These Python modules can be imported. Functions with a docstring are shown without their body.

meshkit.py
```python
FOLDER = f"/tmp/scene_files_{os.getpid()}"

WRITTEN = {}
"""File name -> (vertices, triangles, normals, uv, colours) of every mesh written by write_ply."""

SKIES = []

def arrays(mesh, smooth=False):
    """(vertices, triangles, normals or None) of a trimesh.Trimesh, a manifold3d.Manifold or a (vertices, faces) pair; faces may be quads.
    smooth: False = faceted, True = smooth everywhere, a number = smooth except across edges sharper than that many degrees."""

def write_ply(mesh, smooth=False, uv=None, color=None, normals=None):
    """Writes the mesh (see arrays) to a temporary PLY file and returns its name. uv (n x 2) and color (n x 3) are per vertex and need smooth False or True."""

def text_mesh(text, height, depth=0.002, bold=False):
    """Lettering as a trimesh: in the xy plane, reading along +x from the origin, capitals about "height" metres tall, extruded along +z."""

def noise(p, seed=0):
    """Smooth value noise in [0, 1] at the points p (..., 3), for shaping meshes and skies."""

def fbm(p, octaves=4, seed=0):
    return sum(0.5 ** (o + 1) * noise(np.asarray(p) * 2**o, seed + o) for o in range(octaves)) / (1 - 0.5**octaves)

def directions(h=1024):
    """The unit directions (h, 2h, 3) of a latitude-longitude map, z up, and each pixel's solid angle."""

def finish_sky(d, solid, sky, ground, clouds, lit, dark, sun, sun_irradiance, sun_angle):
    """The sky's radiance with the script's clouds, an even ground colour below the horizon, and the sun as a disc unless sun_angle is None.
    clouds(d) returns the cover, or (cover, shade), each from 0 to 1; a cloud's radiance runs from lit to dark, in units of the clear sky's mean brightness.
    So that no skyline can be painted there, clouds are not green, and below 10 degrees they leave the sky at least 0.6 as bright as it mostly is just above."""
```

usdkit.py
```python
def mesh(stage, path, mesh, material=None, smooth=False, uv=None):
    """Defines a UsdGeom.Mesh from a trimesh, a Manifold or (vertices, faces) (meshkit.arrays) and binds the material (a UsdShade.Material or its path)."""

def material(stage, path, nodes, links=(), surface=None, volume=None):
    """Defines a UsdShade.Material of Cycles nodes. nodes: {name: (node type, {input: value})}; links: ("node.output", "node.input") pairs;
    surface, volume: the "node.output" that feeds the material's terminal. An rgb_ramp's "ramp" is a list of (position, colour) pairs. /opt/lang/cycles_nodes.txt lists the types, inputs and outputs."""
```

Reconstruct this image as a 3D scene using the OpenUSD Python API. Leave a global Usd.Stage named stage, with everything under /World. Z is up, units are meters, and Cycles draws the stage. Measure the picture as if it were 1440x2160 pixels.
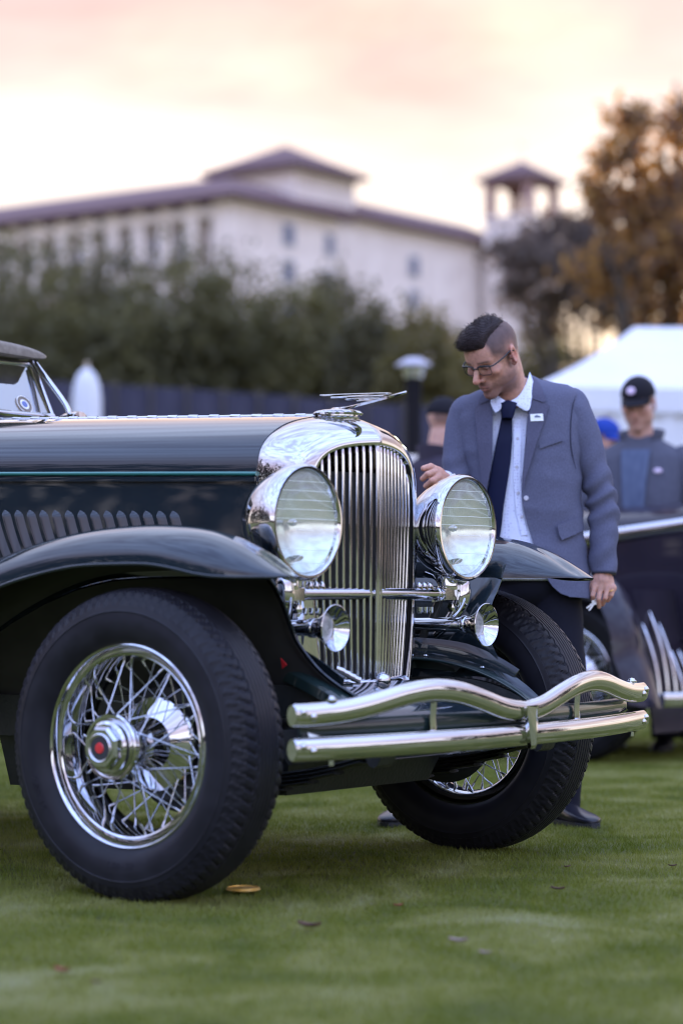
import math, random
import numpy as np, trimesh, manifold3d
from shapely.geometry import Polygon
import usdkit, meshkit
from pxr import Usd, UsdGeom, UsdLux, UsdShade, Gf, Sdf, Vt

stage = Usd.Stage.CreateInMemory()
UsdGeom.SetStageUpAxis(stage, 'Z')
UsdGeom.SetStageMetersPerUnit(stage, 1.0)
UsdGeom.Xform.Define(stage, '/World')
UsdGeom.Scope.Define(stage, '/World/Looks')
PI = math.pi
EYE = 0.803                       # height of the lens above the grass

# ---------------------------------------------------------------- camera
cam = UsdGeom.Camera.Define(stage, '/World/camera')
cam.AddTranslateOp().Set((0, 0, EYE))
cam.AddRotateXYZOp().Set((90, 0, 0))
cam.CreateHorizontalApertureAttr(24.0)
cam.CreateVerticalApertureAttr(36.0)
cam.CreateFocalLengthAttr(85.0)
cam.CreateVerticalApertureOffsetAttr(2.722)
cam.CreateFStopAttr(1.75)
cam.CreateFocusDistanceAttr(7.25)
cam.CreateClippingRangeAttr((0.1, 5000.0))
cam.CreateExposureAttr(1.48)

# ---------------------------------------------------------------- sky and sun
SUN_AZ, SUN_EL = math.radians(5.5), math.radians(7.5)
sky_mat = usdkit.material(stage, '/World/Looks/sky', {
    'tc': ('texture_coordinate', {}),
    'sky': ('sky_texture', {'sky_type': 'single_scattering', 'sun_disc': False, 'sun_elevation': SUN_EL, 'sun_rotation': SUN_AZ, 'air_density': 1.0, 'aerosol_density': 1.2}),
    'map': ('mapping', {'mapping_type': 'point', 'scale': (3.2, 3.2, 9.0), 'location': (0.3, 0.1, 0.2)}),
    'n1': ('noise_texture', {'scale': 1.3, 'detail': 6.0, 'roughness': 0.55, 'distortion': 0.4}),
    'cover': ('rgb_ramp', {'ramp': [(0.0, (0.88, 0.88, 0.88)), (0.42, (0.92, 0.92, 0.92)), (0.60, (0.98, 0.98, 0.98)), (1.0, (1, 1, 1))]}),
    'map2': ('mapping', {'mapping_type': 'point', 'scale': (4.0, 4.0, 15.0), 'location': (7.7, 3.1, 1.2)}),
    'n2': ('noise_texture', {'scale': 1.0, 'detail': 4.0, 'roughness': 0.5}),
    'sep': ('separate_xyz', {}),
    # how the clouds' tone runs with height above the horizon (warm and bright low, rosy higher, blue grey overhead)
    'tone': ('rgb_ramp', {'ramp': [(0.0, (0.98, 0.76, 0.58)), (0.09, (1.04, 0.90, 0.79)), (0.145, (1.07, 0.97, 0.91)), (0.185, (0.92, 0.76, 0.71)), (0.232, (0.66, 0.49, 0.475)), (0.32, (0.68, 0.60, 0.70)), (0.6, (0.82, 0.93, 1.28)), (1.0, (0.80, 0.94, 1.36))]}),
    'shade': ('rgb_ramp', {'ramp': [(0.34, (0.74, 0.66, 0.67)), (0.49, (1, 0.98, 0.97)), (0.64, (1.28, 1.26, 1.24))]}),
    'sepy': ('separate_xyz', {}),
    'away': ('map_range', {'from_min': -1.0, 'from_max': 0.9, 'to_min': 0.0, 'to_max': 1.0, 'clamp': True}),
    'side': ('rgb_ramp', {'ramp': [(0.0, (1.18, 1.38, 1.84)), (0.5, (1.12, 1.27, 1.62)), (0.85, (1.0, 1.03, 1.08)), (1.0, (1, 1, 1))]}),
    'ct': ('mix_color', {'blend_type': 'multiply', 'fac': 1.0, 'use_clamp': False}),
    'cs': ('mix_color', {'blend_type': 'multiply', 'fac': 1.0, 'use_clamp': False}),
    'cb': ('mix_color', {'blend_type': 'multiply', 'fac': 1.0, 'b': (4.6, 4.6, 4.6), 'use_clamp': False}),
    'mix': ('mix_color', {'blend_type': 'mix', 'use_clamp': False}),
    'bg': ('background_shader', {'strength': 0.10}),
}, [('tc.generated', 'map.vector'), ('map.vector', 'n1.vector'), ('n1.fac', 'cover.fac'),
    ('tc.generated', 'map2.vector'), ('map2.vector', 'n2.vector'), ('n2.fac', 'shade.fac'),
    ('tc.generated', 'sep.vector'), ('sep.z', 'tone.fac'), ('sep.y', 'away.value'), ('away.result', 'side.fac'),
    ('tone.color', 'ct.a'), ('shade.color', 'ct.b'), ('ct.result', 'cs.a'), ('side.color', 'cs.b'), ('cs.result', 'cb.a'),
    ('sky.color', 'mix.a'), ('cb.result', 'mix.b'), ('cover.color', 'mix.fac'), ('mix.result', 'bg.color')], surface='bg.background')
dome = UsdLux.DomeLight.Define(stage, '/World/sky')
UsdShade.MaterialBindingAPI.Apply(dome.GetPrim()).Bind(sky_mat)
dome.GetPrim().SetCustomDataByKey('kind', 'structure')
dome.GetPrim().SetCustomDataByKey('label', 'bright peach and cream sunset sky with soft clouds')
sun = UsdLux.DistantLight.Define(stage, '/World/sun')
sun.AddRotateZOp().Set(-math.degrees(SUN_AZ))
sun.AddRotateXOp().Set(-(90 - math.degrees(SUN_EL)))
sun.CreateIntensityAttr(0.75)
sun.CreateAngleAttr(3.0)
sun.CreateColorAttr((1.0, 0.72, 0.44))
sun.CreateNormalizeAttr(True)

# ---------------------------------------------------------------- materials
def mat(name, color, rough=0.5, metal=0.0, **kw):
    return usdkit.material(stage, '/World/Looks/' + name, {'p': ('principled_bsdf', dict(base_color=color, roughness=rough, metallic=metal, **kw))}, surface='p.BSDF')

def noisy(name, c1, c2, scale, rough=0.6, detail=4.0, bump=0.0, bump_scale=None, lo=0.35, hi=0.65, stretch=(1, 1, 1), space='object', dist=0.01, **kw):
    """Two tones mixed by noise, with fine relief from a second noise."""
    nodes = {'tc': ('texture_coordinate', {}), 'm': ('mapping', {'mapping_type': 'point', 'scale': stretch}),
             'n': ('noise_texture', {'scale': scale, 'detail': detail, 'roughness': 0.6}),
             'r': ('rgb_ramp', {'ramp': [(lo, c1), (hi, c2)]}),
             'p': ('principled_bsdf', dict(roughness=rough, **kw))}
    src = 'tc.' + space
    if space == 'world':
        nodes['tc'] = ('geometry', {})
        src = 'tc.position'
    links = [(src, 'm.vector'), ('m.vector', 'n.vector'), ('n.fac', 'r.fac'), ('r.color', 'p.base_color')]
    if bump:
        nodes['n2'] = ('noise_texture', {'scale': bump_scale or scale * 6, 'detail': 3.0})
        nodes['b'] = ('bump', {'strength': bump, 'distance': dist})
        links += [('m.vector', 'n2.vector'), ('n2.fac', 'b.height'), ('b.normal', 'p.normal')]
    return usdkit.material(stage, '/World/Looks/' + name, nodes, links, surface='p.BSDF')

M = {}
M['chrome'] = mat('chrome', (0.64, 0.65, 0.675), 0.04, 1.0)
M['chrome_soft'] = mat('chrome_soft', (0.60, 0.61, 0.64), 0.12, 1.0)
M['steel'] = mat('steel', (0.62, 0.63, 0.66), 0.22, 1.0)
M['paint'] = noisy('car_paint', (0.0045, 0.0075, 0.010), (0.006, 0.010, 0.0125), 3.0, 0.12, coat_weight=1.0, coat_roughness=0.015, specular_ior_level=0.2, coat_ior=1.5)
M['paint_green'] = noisy('dark_green_paint', (0.005, 0.011, 0.011), (0.007, 0.014, 0.013), 5.0, 0.3, coat_weight=0.9, coat_roughness=0.04, specular_ior_level=0.15)
M['paint_teal'] = mat('moulding_paint', (0.01, 0.10, 0.085), 0.15, 0.3, coat_weight=1.0, coat_roughness=0.02)
M['paint_plum'] = noisy('plum_black_paint', (0.007, 0.006, 0.010), (0.010, 0.008, 0.013), 4.0, 0.35, coat_weight=0.75, coat_roughness=0.03, specular_ior_level=0.08)
M['chassis'] = noisy('chassis_black', (0.008, 0.010, 0.010), (0.015, 0.016, 0.016), 20.0, 0.4, bump=0.15, bump_scale=90)
M['under'] = noisy('underbody_black', (0.006, 0.006, 0.006), (0.012, 0.012, 0.011), 12.0, 0.6)
M['rubber'] = noisy('tyre_rubber', (0.0045, 0.0045, 0.0065), (0.009, 0.009, 0.012), 14.0, 0.43, specular_ior_level=0.24, bump=0.10, bump_scale=260, dist=0.002)
M['tread'] = noisy('tyre_tread', (0.012, 0.012, 0.014), (0.024, 0.023, 0.024), 30.0, 0.40, bump=0.25, bump_scale=180, dist=0.002)
M['red'] = mat('red_enamel', (0.45, 0.02, 0.025), 0.3, coat_weight=0.6)
M['dark_enamel'] = mat('dark_enamel', (0.02, 0.02, 0.025), 0.25)
M['gold'] = noisy('gold_disc', (0.75, 0.42, 0.07), (0.9, 0.62, 0.22), 60.0, 0.35, metallic=0.7, bump=0.3, bump_scale=200)
M['canvas'] = noisy('tan_canvas', (0.16, 0.135, 0.105), (0.22, 0.19, 0.15), 40.0, 0.85, bump=0.3, bump_scale=400)
M['canvas_dark'] = noisy('canvas_lining', (0.05, 0.04, 0.035), (0.07, 0.06, 0.05), 30.0, 0.9)
M['leather'] = noisy('tan_leather', (0.12, 0.07, 0.04), (0.16, 0.10, 0.06), 20.0, 0.5)
M['mesh_grey'] = usdkit.material(stage, '/World/Looks/horn_mesh', {
    'tc': ('texture_coordinate', {}), 'v': ('voronoi_texture', {'scale': 260.0, 'randomness': 0.1}),
    'r': ('rgb_ramp', {'ramp': [(0.2, (0.08, 0.09, 0.10)), (0.5, (0.55, 0.57, 0.62))]}),
    'p': ('principled_bsdf', {'metallic': 0.8, 'roughness': 0.35})},
    [('tc.object', 'v.vector'), ('v.distance', 'r.fac'), ('r.color', 'p.base_color')], surface='p.BSDF')
M['lens'] = usdkit.material(stage, '/World/Looks/lamp_glass', {
    'f': ('fresnel', {'IOR': 1.5}), 't': ('transparent_bsdf', {'color': (0.93, 0.96, 0.93)}), 'g': ('glossy_bsdf', {'color': (1, 1, 1), 'roughness': 0.03}),
    'd': ('principled_bsdf', {'base_color': (0.62, 0.66, 0.60), 'roughness': 0.25}),
    'm': ('mix_closure', {}), 'm2': ('mix_closure', {'fac': 0.10})},
    [('f.fac', 'm.fac'), ('t.BSDF', 'm.closure1'), ('g.BSDF', 'm.closure2'), ('m.closure', 'm2.closure1'), ('d.BSDF', 'm2.closure2')], surface='m2.closure')
M['glass'] = usdkit.material(stage, '/World/Looks/pane_glass', {
    't': ('transparent_bsdf', {'color': (0.86, 0.90, 0.95)}), 'g': ('glossy_bsdf', {'color': (1, 1, 1), 'roughness': 0.01}),
    'm': ('mix_closure', {'fac': 0.42})}, [('t.BSDF', 'm.closure1'), ('g.BSDF', 'm.closure2')], surface='m.closure')
M['reflector'] = mat('lamp_reflector', (0.80, 0.83, 0.80), 0.16, 1.0)
M['white_plastic'] = mat('white_plastic', (0.75, 0.76, 0.76), 0.4)

# ---------------------------------------------------------------- prims
COUNT = {}
def numbered(path):
    n = COUNT.get(path, 0)
    COUNT[path] = n + 1
    return path if n == 0 else '%s_%03d' % (path, n)

def tag(p, label=None, cat=None, group=None, kind=None):
    p = p.GetPrim() if hasattr(p, 'GetPrim') else p
    for k, v in (('label', label), ('category', cat), ('group', group), ('kind', kind)):
        if v:
            p.SetCustomDataByKey(k, v)
    return p

def thing(name, label, cat, loc=(0, 0, 0), rz=0.0, group=None):
    x = UsdGeom.Xform.Define(stage, numbered('/World/' + name))
    x.AddTranslateOp().Set(tuple(map(float, loc)))
    x.AddRotateZOp().Set(float(rz))
    tag(x, label, cat, group)
    return str(x.GetPath())

def part(parent, name, mesh, material, smooth=30, label=None, kind=None):
    path = numbered((parent or '/World') + '/' + name)
    m = usdkit.mesh(stage, path, mesh, M[material] if isinstance(material, str) else material, smooth=smooth)
    if label or kind:
        tag(m, label, None, None, kind)
    return path

# ---------------------------------------------------------------- mesh tools
def TM(v, f):
    v, f = np.asarray(v, float), np.asarray(f, int)
    if f.shape[1] == 4:
        f = np.vstack([f[:, [0, 1, 2]], f[:, [0, 2, 3]]])
    return trimesh.Trimesh(v, f, process=False)

def join(*ms):
    return trimesh.util.concatenate([m for m in ms])

def grid_faces(n, m, wrap=False, flip=False):
    i, j = np.meshgrid(np.arange(n - 1), np.arange(m if wrap else m - 1), indexing='ij')
    i, j = i.ravel(), j.ravel()
    k = (j + 1) % m
    q = np.stack([i * m + j, i * m + k, (i + 1) * m + k, (i + 1) * m + j], 1)
    return q[:, ::-1] if flip else q

def loft(rings, wrap=True, caps=True, flip=False):
    """rings: (n, m, 3). Joins successive rings; caps close the two ends with a fan."""
    R = np.asarray(rings, float)
    n, m = R.shape[:2]
    v = R.reshape(-1, 3)
    q = grid_faces(n, m, wrap, flip)
    f = np.vstack([q[:, [0, 1, 2]], q[:, [0, 2, 3]]])
    if caps and wrap:
        extra = np.vstack([R[0].mean(0), R[-1].mean(0)])
        a, b = len(v), len(v) + 1
        j = np.arange(m); k = (j + 1) % m
        c0 = np.stack([np.full(m, a), k, j], 1); c1 = np.stack([np.full(m, b), (n - 1) * m + j, (n - 1) * m + k], 1)
        if flip:
            c0, c1 = c0[:, ::-1], c1[:, ::-1]
        v = np.vstack([v, extra]); f = np.vstack([f, c0, c1])
    return trimesh.Trimesh(v, f, process=False)

def sheet(G, t, flip=False):
    """A grid of points (n, m, 3) as a closed sheet of thickness t (towards the back of its normals)."""
    G = np.asarray(G, float)
    du, dv = np.gradient(G, axis=0), np.gradient(G, axis=1)
    N = np.cross(du, dv); N /= np.linalg.norm(N, axis=2, keepdims=True) + 1e-12
    if flip:
        N = -N
    n, m = G.shape[:2]
    B = G - N * t
    v = np.vstack([G.reshape(-1, 3), B.reshape(-1, 3)]); o = n * m
    q = grid_faces(n, m)
    f = [q, q[:, ::-1] + o]
    idx = np.arange(n * m).reshape(n, m)
    for e in (idx[0], idx[:, -1], idx[-1, ::-1], idx[::-1, 0]):
        f.append(np.stack([e[1:], e[:-1], e[:-1] + o, e[1:] + o], 1))
    f = np.vstack(f)
    if flip:
        f = f[:, ::-1]
    return TM(v, f)

def spline(pts, n):
    """Catmull-Rom through pts (k, d), n points evenly spread in parameter."""
    P = np.asarray(pts, float)
    P = np.vstack([2 * P[0] - P[1], P, 2 * P[-1] - P[-2]])
    t = np.linspace(0, len(P) - 3 - 1e-9, n)
    i = t.astype(int); u = (t - i)[:, None]
    a, b, c, d = P[i], P[i + 1], P[i + 2], P[i + 3]
    return 0.5 * (2 * b + (c - a) * u + (2 * a - 5 * b + 4 * c - d) * u ** 2 + (3 * b - a - 3 * c + d) * u ** 3)

def tube(path, r, n=10, caps=True, flat=None):
    """A tube along path; r a number or one per point; flat = (scale, axis) squashes the section along an axis."""
    P = np.asarray(path, float)
    T = np.gradient(P, axis=0); T /= np.linalg.norm(T, axis=1, keepdims=True) + 1e-12
    ref = np.array([0, 0, 1.0]) if abs(T[0][2]) < 0.9 else np.array([1.0, 0, 0])
    A = np.cross(T[0], ref); A /= np.linalg.norm(A)
    rings, a = [], np.arange(n) * 2 * PI / n
    r = np.broadcast_to(np.asarray(r, float), (len(P),))
    for k in range(len(P)):
        A = A - T[k] * A.dot(T[k]); A /= np.linalg.norm(A) + 1e-12
        B = np.cross(T[k], A)
        off = r[k] * (np.cos(a)[:, None] * A + np.sin(a)[:, None] * B)
        if flat:
            ax = np.asarray(flat[1], float)
            off = off - np.outer(off @ ax, ax) * (1 - flat[0])
        rings.append(P[k] + off)
    return loft(rings, True, caps)

def revolve(prof, n=48, axis='z', closed=False, at=(0, 0, 0)):
    """prof: (radius, height) pairs; closed joins the last to the first (a ring)."""
    p = np.asarray(prof, float)
    a = np.arange(n) * 2 * PI / n
    R = np.stack([np.stack([r * np.cos(a), r * np.sin(a), np.full(n, h)], 1) for r, h in p])
    if closed:
        R = np.concatenate([R, R[:1]])
    m = loft(R, True, False, flip=False)
    v = m.vertices
    if axis == 'y':
        v = np.stack([v[:, 0], v[:, 2], -v[:, 1]], 1)
    elif axis == 'x':
        v = np.stack([v[:, 2], v[:, 0], v[:, 1]], 1)
    m = trimesh.Trimesh(v + np.asarray(at, float), m.faces, process=False)
    m.merge_vertices()
    if m.volume < 0:
        m.invert()
    return m

def box(size, at=(0, 0, 0), c=0.0, rz=0.0):
    """A box with chamfered edges, centred at 'at'."""
    h = np.asarray(size, float) / 2
    c = min(c, h.min() * 0.9)
    if c <= 0:
        m = trimesh.creation.box(2 * h)
    else:
        pts = []
        for s in np.array(np.meshgrid([-1, 1], [-1, 1], [-1, 1])).reshape(3, -1).T:
            for k in range(3):
                q = h - c; q[k] = h[k]
                pts.append(s * q)
        m = trimesh.convex.convex_hull(np.array(pts))
    v = m.vertices
    if rz:
        cs, sn = math.cos(rz), math.sin(rz)
        v = np.stack([v[:, 0] * cs - v[:, 1] * sn, v[:, 0] * sn + v[:, 1] * cs, v[:, 2]], 1)
    return trimesh.Trimesh(v + np.asarray(at, float), m.faces, process=False)

def hull(pts):
    return trimesh.convex.convex_hull(np.asarray(pts, float))

def prism(poly, depth, axis='y', at=0.0):
    """A polygon given in two axes, extruded along the third."""
    m = trimesh.creation.extrude_polygon(Polygon(poly), depth)
    v = m.vertices
    if axis == 'y':
        v = np.stack([v[:, 0], at + depth - v[:, 2], v[:, 1]], 1)
    elif axis == 'x':
        v = np.stack([at + v[:, 2], v[:, 0], v[:, 1]], 1)
    else:
        v = v + [0, 0, at]
    m = trimesh.Trimesh(v, m.faces, process=False)
    if m.volume < 0:
        m.invert()
    return m

def moved(m, loc=(0, 0, 0), R=None):
    v = np.asarray(m.vertices)
    if R is not None:
        v = v @ np.asarray(R).T
    return trimesh.Trimesh(v + np.asarray(loc, float), m.faces, process=False)

def mirrored(m):
    v = np.array(m.vertices); v[:, 1] *= -1
    return trimesh.Trimesh(v, np.asarray(m.faces)[:, ::-1], process=False)

def rot(axis, deg):
    return trimesh.transformations.rotation_matrix(math.radians(deg), axis)[:3, :3]

def ball(r, at=(0, 0, 0), sc=(1, 1, 1), sub=2):
    m = trimesh.creation.icosphere(sub, r)
    return trimesh.Trimesh(m.vertices * np.asarray(sc) + np.asarray(at, float), m.faces, process=False)

def to_man(m):
    return manifold3d.Manifold(manifold3d.Mesh(np.asarray(m.vertices, np.float32), np.asarray(m.faces, np.uint32)))

def from_man(m):
    a = m.to_mesh()
    return trimesh.Trimesh(a.vert_properties[:, :3].astype(float), a.tri_verts, process=False)

# ---------------------------------------------------------------- distance fields for bodies
def s_min(a, b, k):
    h = np.clip(0.5 + 0.5 * (b - a) / k, 0, 1)
    return b * (1 - h) + a * h - k * h * (1 - h)

def s_max(a, b, k):
    return -s_min(-a, -b, k)

def d_ell(P, c, r, R=None):
    q = P - np.asarray(c, np.float32)
    if R is not None:
        q = q @ np.asarray(R, np.float32)
    r = np.asarray(r, np.float32)
    k0 = np.linalg.norm(q / r, axis=-1); k1 = np.linalg.norm(q / (r * r), axis=-1)
    return k0 * (k0 - 1) / np.maximum(k1, 1e-6)

def d_cap(P, a, b, ra, rb=None):
    rb = ra if rb is None else rb
    a, b = np.asarray(a, np.float32), np.asarray(b, np.float32)
    ab = b - a
    t = np.clip(((P - a) @ ab) / max(float(ab @ ab), 1e-9), 0, 1)
    return np.linalg.norm(P - a - t[..., None] * ab, axis=-1) - (ra + (rb - ra) * t)

def surface(fn, lo, hi, h):
    """Naive surface nets of fn (negative inside) on a grid of step h; vertices are then pulled onto the surface."""
    lo, hi = np.asarray(lo, float), np.asarray(hi, float)
    n = np.ceil((hi - lo) / h).astype(int) + 1
    ax = [lo[k] + h * np.arange(n[k]) for k in range(3)]
    G = np.stack(np.meshgrid(*ax, indexing='ij'), -1).astype(np.float32)
    D = np.empty(n, np.float32)
    for i in range(0, n[0], 16):
        D[i:i + 16] = fn(G[i:i + 16].reshape(-1, 3)).reshape(G[i:i + 16].shape[:3])
    S = D < 0
    corners = [(a, b, c) for a in (0, 1) for b in (0, 1) for c in (0, 1)]
    sl = lambda A, o: A[o[0]:n[0] - 1 + o[0], o[1]:n[1] - 1 + o[1], o[2]:n[2] - 1 + o[2]]
    tot = sum(sl(S, o).astype(np.int8) for o in corners)
    act = (tot > 0) & (tot < 8)
    idx = -np.ones(act.shape, int); idx[act] = np.arange(act.sum())
    acc = np.zeros((act.sum(), 3)); cnt = np.zeros(act.sum())
    cell = np.argwhere(act)
    dv = [sl(D, o)[act] for o in corners]
    for i, a in enumerate(corners):
        for j, b in enumerate(corners):
            if j > i and sum(abs(a[k] - b[k]) for k in range(3)) == 1:
                cr = (dv[i] < 0) != (dv[j] < 0)
                t = np.where(cr, dv[i] / np.where(cr, dv[i] - dv[j], 1), 0)
                p = np.asarray(a, float) + t[:, None] * (np.asarray(b, float) - np.asarray(a, float))
                acc += p * cr[:, None]; cnt += cr
    V = lo + h * (cell + acc / np.maximum(cnt, 1)[:, None])
    F = []
    for k in range(3):
        u, v = [(1, 2), (2, 0), (0, 1)][k]
        e0 = [slice(1, n[d] - 1) for d in range(3)]; e1 = list(e0)
        e0[k] = slice(0, n[k] - 1); e1[k] = slice(1, n[k])
        A, B = S[tuple(e0)], S[tuple(e1)]
        at = np.argwhere(A != B); fl = A[tuple(at.T)]
        at = at.copy()
        for d in range(3):
            if d != k:
                at[:, d] += 1
        q = []
        for du, dw in ((0, 0), (1, 0), (1, 1), (0, 1)):
            c = at.copy(); c[:, u] -= du; c[:, v] -= dw
            q.append(idx[tuple(c.T)])
        q = np.stack(q, 1)
        q[~fl] = q[~fl][:, ::-1]
        F.append(q)
    F = np.vstack(F)
    V = V.astype(np.float32)
    e = h * 0.5
    for _ in range(2):
        d = fn(V)
        g = np.stack([fn(V + np.eye(3, dtype=np.float32)[k] * e) - fn(V - np.eye(3, dtype=np.float32)[k] * e) for k in range(3)], 1)
        g /= np.linalg.norm(g, axis=1, keepdims=True) + 1e-9
        V = V - np.clip(d, -h, h)[:, None] * g * 0.8
    m = TM(V, F)
    if m.volume < 0:
        m.invert()
    return m
M['lens_flute'] = usdkit.material(stage, '/World/Looks/fluted_glass', {
    'tc': ('texture_coordinate', {}),
    'w': ('wave_texture', {'wave_type': 'bands', 'bands_direction': 'y', 'profile': 'sine', 'scale': 38.0, 'distortion': 0.0}),
    'b': ('bump', {'strength': 0.35, 'distance': 0.002}),
    't': ('transparent_bsdf', {'color': (0.92, 0.95, 0.92)}), 'g': ('glossy_bsdf', {'color': (1, 1, 1), 'roughness': 0.05}),
    'd': ('principled_bsdf', {'base_color': (0.60, 0.64, 0.58), 'roughness': 0.18}),
    'm': ('mix_closure', {'fac': 0.07}), 'm2': ('mix_closure', {'fac': 0.10})},
    [('tc.object', 'w.vector'), ('w.fac', 'b.height'), ('b.normal', 'g.normal'), ('b.normal', 'd.normal'), ('t.BSDF', 'm.closure1'), ('g.BSDF', 'm.closure2'), ('m.closure', 'm2.closure1'), ('d.BSDF', 'm2.closure2')], surface='m2.closure')
M['lens_edge'] = mat('lens_edge_glass', (0.75, 0.80, 0.76), 0.1)
M['badge_blue'] = mat('badge_blue', (0.10, 0.14, 0.35), 0.4)
# ================================================================= ground
grass_mat = usdkit.material(stage, '/World/Looks/turf', {
    'g': ('geometry', {}),
    'm': ('mapping', {'mapping_type': 'point', 'scale': (1.0, 1.0, 1.0)}),
    'n1': ('noise_texture', {'scale': 2.0, 'detail': 5.0, 'roughness': 0.62, 'distortion': 0.8}),
    'r1': ('rgb_ramp', {'ramp': [(0.34, (0.090, 0.104, 0.017)), (0.50, (0.138, 0.145, 0.025)), (0.60, (0.21, 0.205, 0.062)), (0.70, (0.29, 0.28, 0.14))]}),
    'n2': ('noise_texture', {'scale': 75.0, 'detail': 4.0, 'roughness': 0.7}),
    'r2': ('rgb_ramp', {'ramp': [(0.3, (0.45, 0.45, 0.45)), (0.7, (1.5, 1.5, 1.5))]}),
    'x': ('mix_color', {'blend_type': 'multiply', 'fac': 0.85, 'use_clamp': False}),
    'b': ('bump', {'strength': 0.7, 'distance': 0.02}),
    'p': ('principled_bsdf', {'roughness': 0.75, 'specular_ior_level': 0.3})},
    [('g.position', 'm.vector'), ('m.vector', 'n1.vector'), ('n1.fac', 'r1.fac'), ('m.vector', 'n2.vector'), ('n2.fac', 'r2.fac'),
     ('r1.color', 'x.a'), ('r2.color', 'x.b'), ('x.result', 'p.base_color'), ('n2.fac', 'b.height'), ('b.normal', 'p.normal')], surface='p.BSDF')
M['turf'] = grass_mat
def height(x, y):
    """The ground: level where the cars stand, a low hill under the hotel far behind, gentle rises elsewhere far off."""
    d = np.clip((y - 75) / 110, 0, 1)
    return 10.0 * d * d * (3 - 2 * d) * np.exp(-(x / 160) ** 2)
def ground_mesh():
    ax_ = np.concatenate([-np.geomspace(1500, 12, 30), np.linspace(-10, 10, 21), np.geomspace(12, 1500, 30)])
    ay_ = np.concatenate([-np.geomspace(1500, 12, 24), np.linspace(-10, 40, 26), np.linspace(45, 260, 44), np.geomspace(280, 1500, 10)])
    Xg, Yg = np.meshgrid(ax_, ay_, indexing='ij')
    G = np.stack([Xg, Yg, height(Xg, Yg)], -1)
    return TM(G.reshape(-1, 3), grid_faces(len(ax_), len(ay_), flip=True))
gm = ground_mesh()
if gm.face_normals[:, 2].mean() < 0:
    gm.invert()
p_ = part(None, 'lawn', gm, 'turf', True)
tag(stage.GetPrimAtPath(p_), 'closely mown green lawn under the cars and people', None, None, 'structure')

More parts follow.
